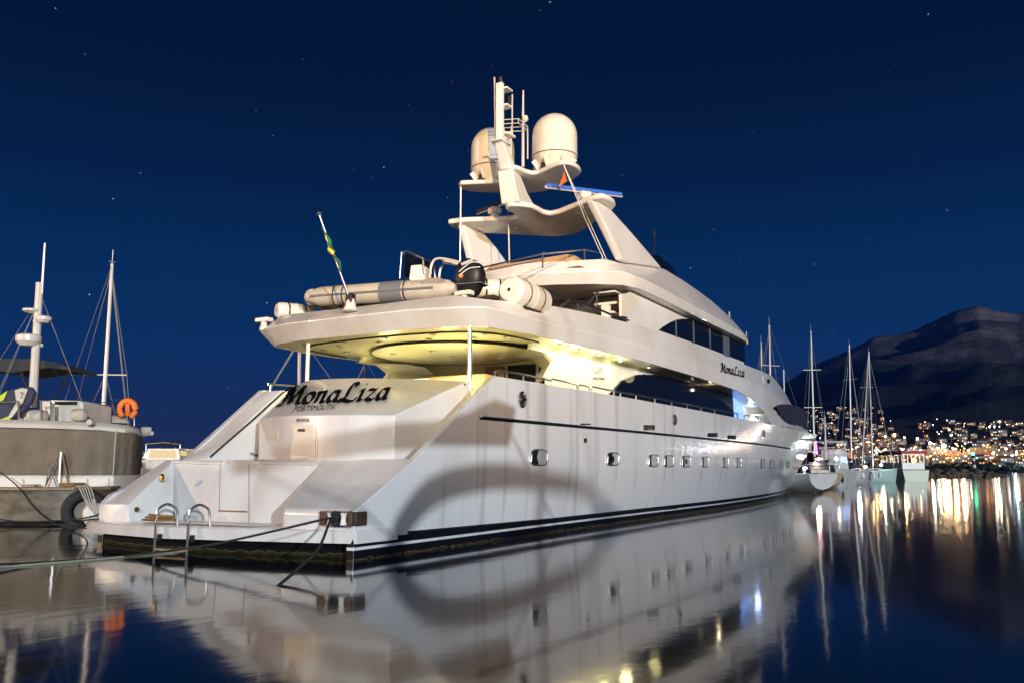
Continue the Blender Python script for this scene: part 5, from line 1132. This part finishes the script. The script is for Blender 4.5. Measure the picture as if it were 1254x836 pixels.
b = MB(); b.loft([[tq(u, -2.0, 4.35), tq(u, -1.2, 4.75), tq(u, 0, 4.9), tq(u, 1.2, 4.75), tq(u, 2.0, 4.35)] for u in (-4.8, 3.4)], False, False); o2 = b.obj('awning', M['cream'], TB); o2.modifiers.new('s', 'SOLIDIFY').thickness = .08
b = MB()
for v in (-2.02, 2.02): b.box(tq(-.7, v, 4.33), (8.3, .06, .28), Matrix.Rotation(hd, 3, 'Z'))
b.box(tq(-4.83, 0, 4.5), (.06, 4.0, .4), Matrix.Rotation(hd, 3, 'Z')); b.obj('red_trim', M['red'], TB)
b = MB(); b.tube([tq(2.2, 0, 4.5), tq(2.2, 0, 6.6)], .07, 6); b.obj('flag_mast', M['alu'], TB)
point('awning_lamp', tq(-1, 0, 4.1), 260, (1, .62, .25), .15); point('awning_lamp', tq(2, -2.6, 4.4), 120, (1, .8, .5), .15)
b = MB(); b.lathe([(.02, -.2), (.2, 0), (.02, .2)], tq(-3.6, -1, 4.15), 10); b.obj('cabin_lamp', M['e_warm'], TB)
# deck lamps of the sailing boats
for nm, px, py, D, mm, lab in (('deck_lantern', 994, 569.5, 88, 'e_warm', 'warm lantern under the boom of the cream sailing boat'), ('deck_lantern', 1059.5, 571, 110, 'e_warm', 'warm lantern on the deck of the white sailing boat'), ('deck_lantern', 1043, 569, 112, 'e_white', 'cold white lantern beside the brown furled sail'), ('deck_lantern', 1020.5, 578, 92, 'e_blue', 'blue lamp at the waterline between the motor yacht and the white boat'), ('deck_lantern', 986, 573, 90, 'e_white', 'cold white lantern on the stern of the cream sailing boat'), ('deck_lantern', 1079, 569, 128, 'e_white', 'cold white lantern over the pale green sailing boat')):
    c = PD(px, py, D); b = MB(); b.lathe([(.02, -.2), (.22, -.08), (.24, .08), (.02, .22)], c, 10); tag(b.obj(nm, M[mm], smooth=True, base=c), lab, 'lantern', 'deck lanterns on the moored boats')
point('deck_lamp', PD(1000, 566, 84), 300, (1, .75, .45), .2); point('deck_lamp', PD(1050, 566, 106), 350, (.9, .85, 1), .2); point('deck_lamp', PD(1080, 566, 122), 300, (.7, 1, .9), .2)
b = MB(); c = PD(1040, 560, 112); b.lathe([(.02, -1), (.35, -.5), (.42, .1), (.2, .8), (.03, 1.0)], c, 10); tag(b.obj('folded_parasol', M['orange'], smooth=True, base=c), 'brown orange folded sun cover standing beside the white sailing boat mast', 'parasol')
# ================================================================== BREAKWATER AND BEACON
def rock(b, c, r):
    i = len(b.v); bm = bmesh.new(); bmesh.ops.create_icosphere(bm, subdivisions=1, radius=r)
    sc_ = V(random.uniform(.8, 1.4), random.uniform(.8, 1.3), random.uniform(.6, .9))
    for v in bm.verts: b.v.append(Vector(c)+Vector((v.co.x*sc_.x, v.co.y*sc_.y, v.co.z*sc_.z))*random.uniform(.8, 1.2))
    for f in bm.faces: b.f.append(tuple(i+v.index for v in f.verts)); b.mi.append(0)
    bm.free()
b = MB()
for k in range(620):
    t = random.random(); px = 1085+t*140 if random.random() < .9 else random.uniform(1205, 1231); D = 226+random.uniform(0, 9)
    hgt = (2.3 if px < 1195 else max(.35, 2.3-(px-1195)*.06)); p = PD(px, 575, D); rock(b, (p.x, p.y, random.uniform(-.3, 1)*hgt*.85*(1-abs(D-230.5)/9)+.15), random.uniform(.45, 1.1))
tag(b.obj('breakwater', M['rock'], base=(PD(1160, 575, 230).x, PD(1160, 575, 230).y, 0)), 'long low breakwater of piled brown boulders ending below the green light', 'breakwater')
bc = PD(1193, 575, 231); bc = V(bc.x, bc.y, 0)
BN = root('harbour_beacon', 'small banded harbour beacon with green light on the breakwater', 'beacon', bc)
for k, (z0, z1, mm) in enumerate(((1.6, 2.6, 'black'), (2.6, 3.4, 'alu'), (3.4, 4.4, 'black'), (4.4, 5.2, 'alu'), (5.2, 5.9, 'black'))):
    b = MB(); b.lathe([(.55-.03*k, z0), (.53-.03*k, z1)], bc, 14); b.obj('tower_band', M[mm], BN)
b = MB(); b.lathe([(.35, 5.95), (.42, 6.2), (.35, 6.6), (.05, 6.75)], bc, 14); b.obj('green_light', M['e_green'], BN)
# ================================================================== TERRAIN AND TOWN
def gdir(px):
    r = ray(px, YH); return V(r.x, r.y, 0).normalized()
def tanel(px, py): r = ray(px, py); return r.z/math.hypot(r.x, r.y)
RID = [(640, 562), (760, 548), (860, 520), (930, 492), (967, 468), (1000, 447), (1040, 430), (1080, 413), (1113, 408), (1135, 402), (1155, 393), (1185, 379), (1213, 371), (1240, 377), (1262, 383), (1310, 372), (1400, 395), (1520, 440), (1650, 500), (1750, 555)]
R0, R1 = 640.0, 4200.0
from mathutils import noise as NZs
def fbm(x, y, o=5): return NZs.fractal(Vector((x, y, 3.7)), 1.0, 2.1, o)
def rfbm(x, y, o=5):
    s, a, f_, w_ = 0, 1, 1, 1
    for k in range(o):
        n_ = 1-abs(NZs.noise(Vector((x*f_, y*f_, 1.3*k)))*1.9); n_ = n_*n_*w_; s += n_*a; w_ = min(1, max(0, n_*1.6)); a *= .5; f_ *= 2.1
    return s
def hgt(px, r):
    e_ = tanel(px, interp(RID, px)); t = (r-R0)/(R1-R0)
    if t <= 0: return -3
    d_ = gdir(px)*r
    if t <= 1: base = e_*(t**.82)*r
    else: base = e_*R1*(1-(t-1)*1.2)
    am = min(1, t*2.2)
    n_ = (rfbm(d_.x/900, d_.y/900)-.9)*85*am*(.1+.9*min(1, 3*(1-min(t, 1)))) + fbm(d_.x/260, d_.y/260)*22*am + fbm(d_.x/60, d_.y/60, 3)*5*am
    return base+n_*(0.85 if t < 1 else .8)*(e_/.19 if e_ < .19 else 1)
b = MB(); pxs = [640+i*5 for i in range(223)]; rs = [R0-30, R0, R0+15]+[R0+(R1-R0)*(k/90)**1.25 for k in range(2, 91)]+[R1*1.1, R1*1.3]
nr = len(rs)
for px in pxs:
    d_ = gdir(px)
    for r in rs: b.v.append(V(CAM.x, CAM.y, 0)+d_*r+V(0, 0, hgt(px, r) if r > R0 else (-4 if r < R0 else .4)))
for i in range(len(pxs)-1):
    for k in range(nr-1): b.f.append((i*nr+k, (i+1)*nr+k, (i+1)*nr+k+1, i*nr+k+1)); b.mi.append(0)
def hill_mat():
    m = bpy.data.materials.new('mountain_ground'); m.use_nodes = True; t = m.node_tree; bs_ = t.nodes['Principled BSDF']; bs_.inputs['Roughness'].default_value = .95; bs_.inputs['Specular IOR Level'].default_value = .1
    g_ = t.nodes.new('ShaderNodeNewGeometry'); n1 = t.nodes.new('ShaderNodeTexNoise'); n1.inputs['Scale'].default_value = .0035; n1.inputs['Detail'].default_value = 9; n1.inputs['Roughness'].default_value = .62; t.links.new(g_.outputs['Position'], n1.inputs['Vector'])
    s = t.nodes.new('ShaderNodeSeparateXYZ'); t.links.new(g_.outputs['Position'], s.inputs[0])
    mr = t.nodes.new('ShaderNodeMapRange'); mr.inputs['From Min'].default_value = 120; mr.inputs['From Max'].default_value = 620; mr.inputs['To Min'].default_value = -.16; mr.inputs['To Max'].default_value = .1; t.links.new(s.outputs[2], mr.inputs['Value'])
    a = t.nodes.new('ShaderNodeMath'); a.operation = 'ADD'; t.links.new(n1.outputs['Fac'], a.inputs[0]); t.links.new(mr.outputs[0], a.inputs[1])
    r = t.nodes.new('ShaderNodeValToRGB'); ramp(r.color_ramp.elements, [(.4, (.035, .036, .03)), (.5, (.07, .06, .05)), (.58, (.14, .115, .1)), (.7, (.24, .2, .18))]); t.links.new(a.outputs[0], r.inputs[0]); t.links.new(r.outputs[0], bs_.inputs['Base Color'])
    n2 = t.nodes.new('ShaderNodeTexNoise'); n2.inputs['Scale'].default_value = .012; n2.inputs['Detail'].default_value = 8; n2.inputs['Roughness'].default_value = .7; t.links.new(g_.outputs['Position'], n2.inputs['Vector'])
    bu = t.nodes.new('ShaderNodeBump'); bu.inputs['Strength'].default_value = 1; bu.inputs['Distance'].default_value = 40; t.links.new(n2.outputs['Fac'], bu.inputs['Height']); t.links.new(bu.outputs[0], bs_.inputs['Normal'])
    return m
tag(b.obj('mountain', hill_mat(), smooth=True, auto=False), kind='structure')
def ground_at(px, py):
    tt = tanel(px, py); r = R0+4
    while r < R1:
        if (hgt(px, r)-2)/r >= tt: break
        r *= 1.01
    return V(CAM.x, CAM.y, 0)+gdir(px)*r+V(0, 0, hgt(px, r)), r
# house prototypes
wallm = [mat('house_wall_'+n_, c, .8, noise=(.5, .15)) for n_, c in (('cream', (.3, .24, .16)), ('white', (.34, .32, .28)), ('ochre', (.28, .18, .09)), ('pink', (.28, .19, .15)))]
roofm = mat('roof_tile', (.2, .07, .035), .8, noise=(2, .3)); roofg = mat('roof_concrete', (.25, .23, .2), .8)
lw = [emis('lit_window_warm', (1, .55, .18), 2.5), emis('lit_window_orange', (1, .4, .08), 2.5), emis('lit_window_white', (1, .85, .6), 3), emis('lit_window_cold', (.7, .85, 1), 2.5)]
g_h = 'houses of the town across the bay'
PROTO = []
def house_proto(i, W, Dp, Hh, floors, gable, nlit):
    t = root('house', 'small lit house in the hillside town across the bay', 'house', (0, 0, -50), g_h)
    t.location = (0, 0, 0)
    b = MB(); b.box((0, 0, Hh/2-2), (W, Dp, Hh+4)); wl_ = b.obj('wall', wallm[i % 4], t)
    b = MB()
    if gable: b.prism([(-W/2-.5, -Dp/2-.5, Hh), (-W/2-.5, Dp/2+.5, Hh), (-W/2-.5, 0, Hh+Dp*.28)], (W+1, 0, 0))
    else: b.box((0, 0, Hh+.25), (W+.6, Dp+.6, .5)); b.box((W*.2, 0, Hh+1.4), (3, 3, 2))
    b.obj('roof', roofm if gable else roofg, t)
    cols = max(2, int(W/3.2)); cells = [(c_, f_) for c_ in range(cols) for f_ in range(floors)]; random.shuffle(cells)
    for j, (c_, f_) in enumerate(cells[:nlit]):
        x = -W/2+W*(c_+.5)/cols; z = 1.5+f_*3.0; b = MB(); b.box((x, -Dp/2-.03, z), (1.5, .1, 1.6)); b.obj('window', lw[(i+j) % 4 if j % 3 else i % 2], t)
    for j, (c_, f_) in enumerate(cells[nlit:nlit+4]):
        x = -W/2+W*(c_+.5)/cols; z = 1.5+f_*3.0; b = MB(); b.box((x, -Dp/2-.03, z), (1.3, .1, 1.4)); b.obj('window', M['glass'], t)
    return t
for i, (W, Dp, Hh, fl_, gb, nl) in enumerate(((12, 9, 6.5, 2, True, 3), (15, 10, 9.5, 3, True, 4), (10, 9, 6.5, 2, True, 2), (20, 12, 12.5, 4, False, 7), (14, 10, 9.5, 3, False, 4), (11, 8, 6, 2, True, 3), (26, 12, 15.5, 5, False, 10))): PROTO.append(house_proto(i, W, Dp, Hh, fl_, gb, nl))
def copy_thing(o, loc, rz):
    c = o.copy(); COL.objects.link(c); c.location = loc; c.rotation_euler = (0, 0, rz)
    for ch in o.children: d_ = ch.copy(); COL.objects.link(d_); d_.parent = c
    return c
def town_px():
    u = random.random()
    if u < .34: return random.gauss(1140, 42), 570-abs(random.gauss(0, 9))-random.random()*4
    if u < .54: return random.gauss(1068, 24), 562-abs(random.gauss(0, 13))
    if u < .74: return random.uniform(985, 1100), random.uniform(500, 562)
    if u < .86: return random.gauss(1243, 18), 569-abs(random.gauss(0, 7))
    return random.uniform(1130, 1270), random.uniform(516, 556)
SCL = 1
used = [False]*7; placed = []; tries = 0; hn = 0
while hn < 270 and tries < 4000:
    tries += 1; px, py = town_px()
    if not 965 < px < 1300 or not 495 < py < 573: continue
    loc, r = ground_at(px, py+3)
    if any((loc-q).length < 10 for q in placed): continue
    placed.append(loc); i = random.choice((0, 1, 2, 3, 4, 5, 0, 1, 5, 2) if py < 556 else (0, 1, 2, 3, 4, 5, 6, 3, 4)); d_ = gdir(px); rz = math.atan2(d_.y, d_.x)-math.pi/2+random.uniform(-.5, .5)
    sc_ = random.uniform(.42, .7)*(1 if r < 1200 else 1.3)
    if used[i]: hc_ = copy_thing(PROTO[i], loc, rz)
    else: hc_ = PROTO[i]; hc_.location = loc; hc_.rotation_euler = (0, 0, rz); used[i] = True
    hc_.scale = (sc_, sc_, sc_)
    hn += 1
for o in PROTO:
    if o.location.length < 1: o.location = placed[-1]+V(20, 0, 0)
# street lamps: mast, arm and glowing head in one small mesh, a few colours
g_l = 'street lamps of the town across the bay'
def lamp_proto(nm, mm, R_, label):
    b = MB(); b.tube([(0, 0, -3), (0, 0, 7)], .12, 5, 0); b.tube([(0, 0, 7), (0, -1.0, 7.3)], .08, 5, 0)
    i = len(b.v); bm = bmesh.new(); bmesh.ops.create_icosphere(bm, subdivisions=1, radius=R_)
    for v in bm.verts: b.v.append(V(v.co.x, v.co.y-1.0, v.co.z*.8+7.1))
    for f in bm.faces: b.f.append(tuple(i+v.index for v in f.verts)); b.mi.append(1)
    bm.free(); return tag(b.obj(nm, [M['alu'], mm]), label, 'street lamp', g_l)
LE = [('warm', (1, .55, .18), 16, .62), ('amber', (1, .36, .06), 16, .62), ('pale', (1, .8, .5), 18, .7), ('white', (.85, .95, 1), 22, .7), ('cyan', (.35, .8, 1), 14, .6), ('green', (.2, 1, .55), 12, .55)]
LP = [lamp_proto('street_lamp', emis('lamp_head_'+n_, c, s), r_, n_+' glowing street lamp in the town across the bay') for n_, c, s, r_ in LE]
us = [False]*6
for k in range(295):
    for _ in range(30):
        px, py = town_px()
        if 965 < px < 1290 and 496 < py < 572: break
    if k > 240: px, py = random.uniform(1480, 1760), random.uniform(540, 572)
    loc, r = ground_at(px, py+2); i = random.choice((0, 0, 0, 0, 1, 1, 1, 2, 2, 2, 3, 3, 4, 5)) if k > 5 else k
    sc_ = random.choice((.6, .7, .85, 1, 1.3))
    if us[i]: c = LP[i].copy(); COL.objects.link(c)
    else: c = LP[i]; us[i] = True
    c.location = loc; c.scale = (sc_, sc_, sc_); d_ = gdir(px); c.rotation_euler = (0, 0, math.atan2(d_.y, d_.x)-math.pi/2)
# tall floodlights that show largest
for k, (px, py, ci, R_, es_) in enumerate(((1141.5, 542, (1, .97, .85), 1.9, 60), (1158, 545, (.85, 1, .92), 1.9, 50), (1110, 535, (1, .8, .45), 1.4, 50), (1126, 536, (1, .85, .5), 1.4, 40), (1166, 525.5, (1, .72, .3), 1.4, 30), (1168, 532, (.7, .95, 1), 1.4, 30), (1098, 531, (1, .8, .4), 1.3, 45), (1216, 522, (.8, .95, 1), 1.2, 30), (1229, 515.5, (1, .8, .5), 1.2, 30), (1247, 571.5, (.55, .85, 1), 1.5, 90), (1238, 573, (.6, .9, 1), 1.0, 60), (1253, 572, (.7, .95, 1), 1.5, 80), (1087, 534, (.3, 1, .75), 1.5, 35), (1120, 563, (1, .42, .04), 2.0, 20))):
    loc, r = ground_at(px, min(py+12, 574)); top = V(CAM.x, CAM.y, 0)+gdir(px)*r; D = (top-CAM).dot(FH); z = CAM.z+tanel(px, py)*r
    t = root('floodlight_mast', ('cold', 'green white', 'warm', 'yellow', 'amber', 'icy', 'golden', 'blue white', 'pale orange', 'blue', 'small blue', 'bluish', 'turquoise', 'deep orange')[k]+' floodlight, '+('largest star-like glow above the tour boat', 'brightest glow over the town middle', 'upper glow right of the green hulled boat', 'second of the row of warm glows', 'highest glow of the small hillside cluster', 'lower glow of the small hillside cluster', 'first of the row of warm glows', 'lower glow of the far upper right slope', 'topmost glow of the far upper right slope', 'brightest at the shoreline by the right edge', 'left of the shoreline glare at the right edge', 'last of the shoreline glare at the right edge', 'beside the leaning mast', 'low over the awning end of the tour boat')[k], 'floodlight', (loc.x, loc.y, min(loc.z, z-4)), 'floodlight masts of the town')
    zb = min(loc.z, z-4)-2; b = MB(); b.tube([(loc.x, loc.y, zb), (loc.x, loc.y, z)], .2, 6); b.obj('mast', M['alu'], t)
    b = MB(); b.lathe([(.05, -R_*.8), (R_*.8, -R_*.4), (R_, 0), (R_*.8, R_*.4), (.05, R_*.8)], (loc.x, loc.y, z), 10); b.obj('lamp_head', emis('flood_head_%d' % k, ci, es_), t)
for k in range(26):
    px, py = (random.gauss(1150, 45), random.uniform(558, 570)) if k < 19 else (random.gauss(1060, 25), random.uniform(535, 560)); loc, r = ground_at(px, py)
    point('town_lamp', loc-gdir(px)*14+V(0, 0, 9), 8000, random.choice(((1, .55, .2), (1, .45, .12), (1, .75, .45))), .6)
point('shore_lamp', V(CAM.x, CAM.y, 0)+gdir(1243)*(R0+8)+V(0, 0, 9), 15000, (.5, .8, 1), .6)
# trees of the low wooded point and among the houses
def tree_mesh(nm, H, W, seed):
    rnd = random.Random(seed); b = MB()
    b.tube([(0, 0, -1), (0, 0, H*.3), (.2, 0, H*.55)], [.35, .28, .15], 6, 0)
    for k in range(6): a = rnd.random()*6.28; b.tube([(0, 0, H*.3), (W*.3*math.cos(a), W*.3*math.sin(a), H*.6)], [.12, .05], 4, 0)
    for k in range(420):
        a = rnd.random()*6.28; zz = rnd.random(); rr0 = W/2*math.sin(math.pi*min(1, .12+zz*.85))**.7*rnd.random()**.4; c = V(rr0*math.cos(a), rr0*math.sin(a), H*(.28+.72*zz)); s = rnd.uniform(.35, .8)
        n_ = V(rnd.uniform(-1, 1), rnd.uniform(-1, 1), rnd.uniform(-.3, 1)).normalized(); u = n_.orthogonal().normalized(); v = n_.cross(u); b.quad([c+u*s, c+v*s*.7, c-u*s, c-v*s*.7], 1)
    return b
bark = mat('bark', (.08, .055, .04), .9); leaf = mat('foliage', (.02, .03, .014), .8, noise=(.6, .5))
TP_ = []
for i in range(3):
    o = tree_mesh('t', (9, 7, 11)[i], (8, 7, 7)[i], i).obj('shore_tree', [bark, leaf]); tag(o, 'dark tree on the low shore across the bay', 'tree', 'trees along the far shore'); TP_.append(o)
first = [True]*3
for k in range(90):
    px = random.choice((random.uniform(1118, 1160), random.uniform(1196, 1262), random.uniform(1130, 1250))); i = k % 3; r = R0+random.uniform(2, 40); loc = V(CAM.x, CAM.y, 0)+gdir(px)*r+V(0, 0, max(.4, hgt(px, r)))
    if first[i]: o = TP_[i]; first[i] = False
    else: o = TP_[i].copy(); COL.objects.link(o)
    o.location = loc; s = random.uniform(.4, .7); o.scale = (s*1.3, s*1.3, s*.8); o.rotation_euler.z = random.random()*6
b = MB(); b.box((2300, 800, 500), (9600, 12000, 1004)); hz = b.obj('haze', None); hz.data.materials.clear()
hm = bpy.data.materials.new('night_haze'); hm.use_nodes = True; ht_ = hm.node_tree; ht_.nodes.remove(ht_.nodes['Principled BSDF'])
pv = ht_.nodes.new('ShaderNodeVolumePrincipled'); pv.inputs['Color'].default_value = (.05, .17, .8, 1); pv.inputs['Density'].default_value = .000045; pv.inputs['Anisotropy'].default_value = 0
ht_.links.new(pv.outputs[0], ht_.nodes['Material Output'].inputs['Volume']); hz.data.materials.append(hm); tag(hz, kind='stuff')
# ================================================================== QUAY BEHIND THE CAMERA, its lamp posts, an added fill lamp and an added boat carrying shadow casters
b = MB(); b.box((-34, 0, -.3), (30, 260, 2.4)); tag(b.obj('quay', mat('quay_concrete', (.3, .28, .25), .85, noise=(.6, .3)), bevel=.05), kind='structure')
def lamp_post(label, x, y, h, color, power, es, spot=None):
    t = root('quay_lamp', label, 'lamp post', (x, y, .9)); b = MB(); b.lathe([(.16, .9), (.16, 1.2), (.08, 1.4), (.06, h)], (x, y, 0), 12); b.obj('post', M['black'], t, smooth=30)
    b = MB(); b.lathe([(.05, h+.5), (.3, h+.45), (.34, h+.38)], (x, y, 0), 14); b.obj('lamp_hood', M['black'], t)
    b = MB(); b.lathe([(.02, h+.02), (.2, h+.05), (.26, h+.2), (.2, h+.36), (.02, h+.4)], (x, y, 0), 14); gl = b.obj('lamp_globe', emis('quay_globe', color, es), t); gl.visible_shadow = True
    if spot: point('quay_lamp_light', (x, y, h-.35), power, color, .3, spot[0], spot[1], .9)
    else: point('quay_lamp_light', (x, y, h-.35), power, color, .3)
lamp_post('warm quay lamp far to port of the superyacht stern', -21, 33, 8.5, (1, .68, .44), 46000, 8)
lamp_post('warm quay lamp behind the photographer', -42, -46, 14, (1, .64, .3), 360000, 8, (36, (55, 46, 6.5)))
lamp_post('added white fill lamp on a quay post behind and right of the photographer', -45, -33, 11, (.84, .92, 1), 48000, 8, (50, (58, 31, -9.5)))  # fill lamp added to lift the hull and soften the arch shadow
S_ = V(.62, .78, -.085).normalized()
def back(x, z, t, y=-4.05): return V(x, y, z)-S_*t  # steps back along the sun ray from a wanted shadow point
p = V(-8, -25, 0)
SBt, sq = motorboat('motor_boat', 'added white motor cruiser carrying the hull shadow casters, outside the picture to the right', p, -.9, 10, 3.2, 1.2, 1.0, False)  # unseen boat added to hold the shadow casters below
b = MB(); P = catrom([back(1.1, .2, 25), back(1.7, .95, 25), back(2.9, 1.6, 25.5), back(5.4, 1.85, 28), (back(8.2, 1.7, 42)), back(10.9, 1.4, 66), back(13.2, .3, 95)], 5)
b.tube(P, [.2+.14*math.sin(math.pi*min(1, i/(len(P)-1)*1.15)) for i in range(len(P))], 8); b.obj('arch_shadow_caster', M['wall'], SBt, smooth=True)  # unseen tube shaped from the wanted arch shadow on the hull
b = MB(); P = [back(-2.4, 2.45, 18), back(1.0, 2.5, 18), back(6.0, 2.6, 18), back(6.4, 3.6, 18), back(5.3, 3.75, 18), back(3.9, 3.3, 18), back(1.5, 3.1, 18), back(-2.4, 2.95, 18)]; b.prism(P, -S_*.12); b.obj('awning', M['cover'], SBt)  # unseen panel added to cast the band shadow on hull and name block
b = MB(); b.tube([back(-2.3, 2.8, 18.1), V(-11, -22, 1.3)], .04, 6); b.tube([back(6, 3, 18.1), V(-5.5, -24, 1.3)], .04, 6); b.obj('shadow_panel_pole', M['chrome'], SBt)  # poles propping the added shadow panel
sailboat('sailing_boat', 'sailing boat moored beside the quay, outside the picture to the right', None, V(-20, -38, 0), -.6, 9, 3, 1.2, 13, white_h)

# bright masts of the harbour front further right, outside the picture: they show as smears in the bow's gloss
for k, (px, r, c_, es_, nm) in enumerate(((1395, 700, (1, .62, .35), 80, 'warm first'), (1460, 690, (.85, .92, 1), 80, 'cold second'), (1530, 700, (1, .55, .4), 80, 'pinkish third'), (1600, 690, (1, .8, .6), 80, 'pale fourth'), (1680, 700, (.8, .9, 1), 80, 'cold fifth'))):
    q_ = V(CAM.x, CAM.y, 0)+gdir(px)*r; t = root('floodlight_mast', nm+' floodlight of the harbour front, outside the picture to the right', 'floodlight', (q_.x, q_.y, 0), 'floodlight masts of the town')
    b = MB(); b.tube([q_, q_+V(0, 0, 16)], .25, 6); b.obj('mast', M['alu'], t)
    b = MB(); b.lathe([(.05, -2.2), (2.0, -1.2), (2.4, 0), (2.0, 1.2), (.05, 2.2)], q_+V(0, 0, 17), 10); b.obj('lamp_head', emis('harbour_head_%d' % k, c_, es_), t)
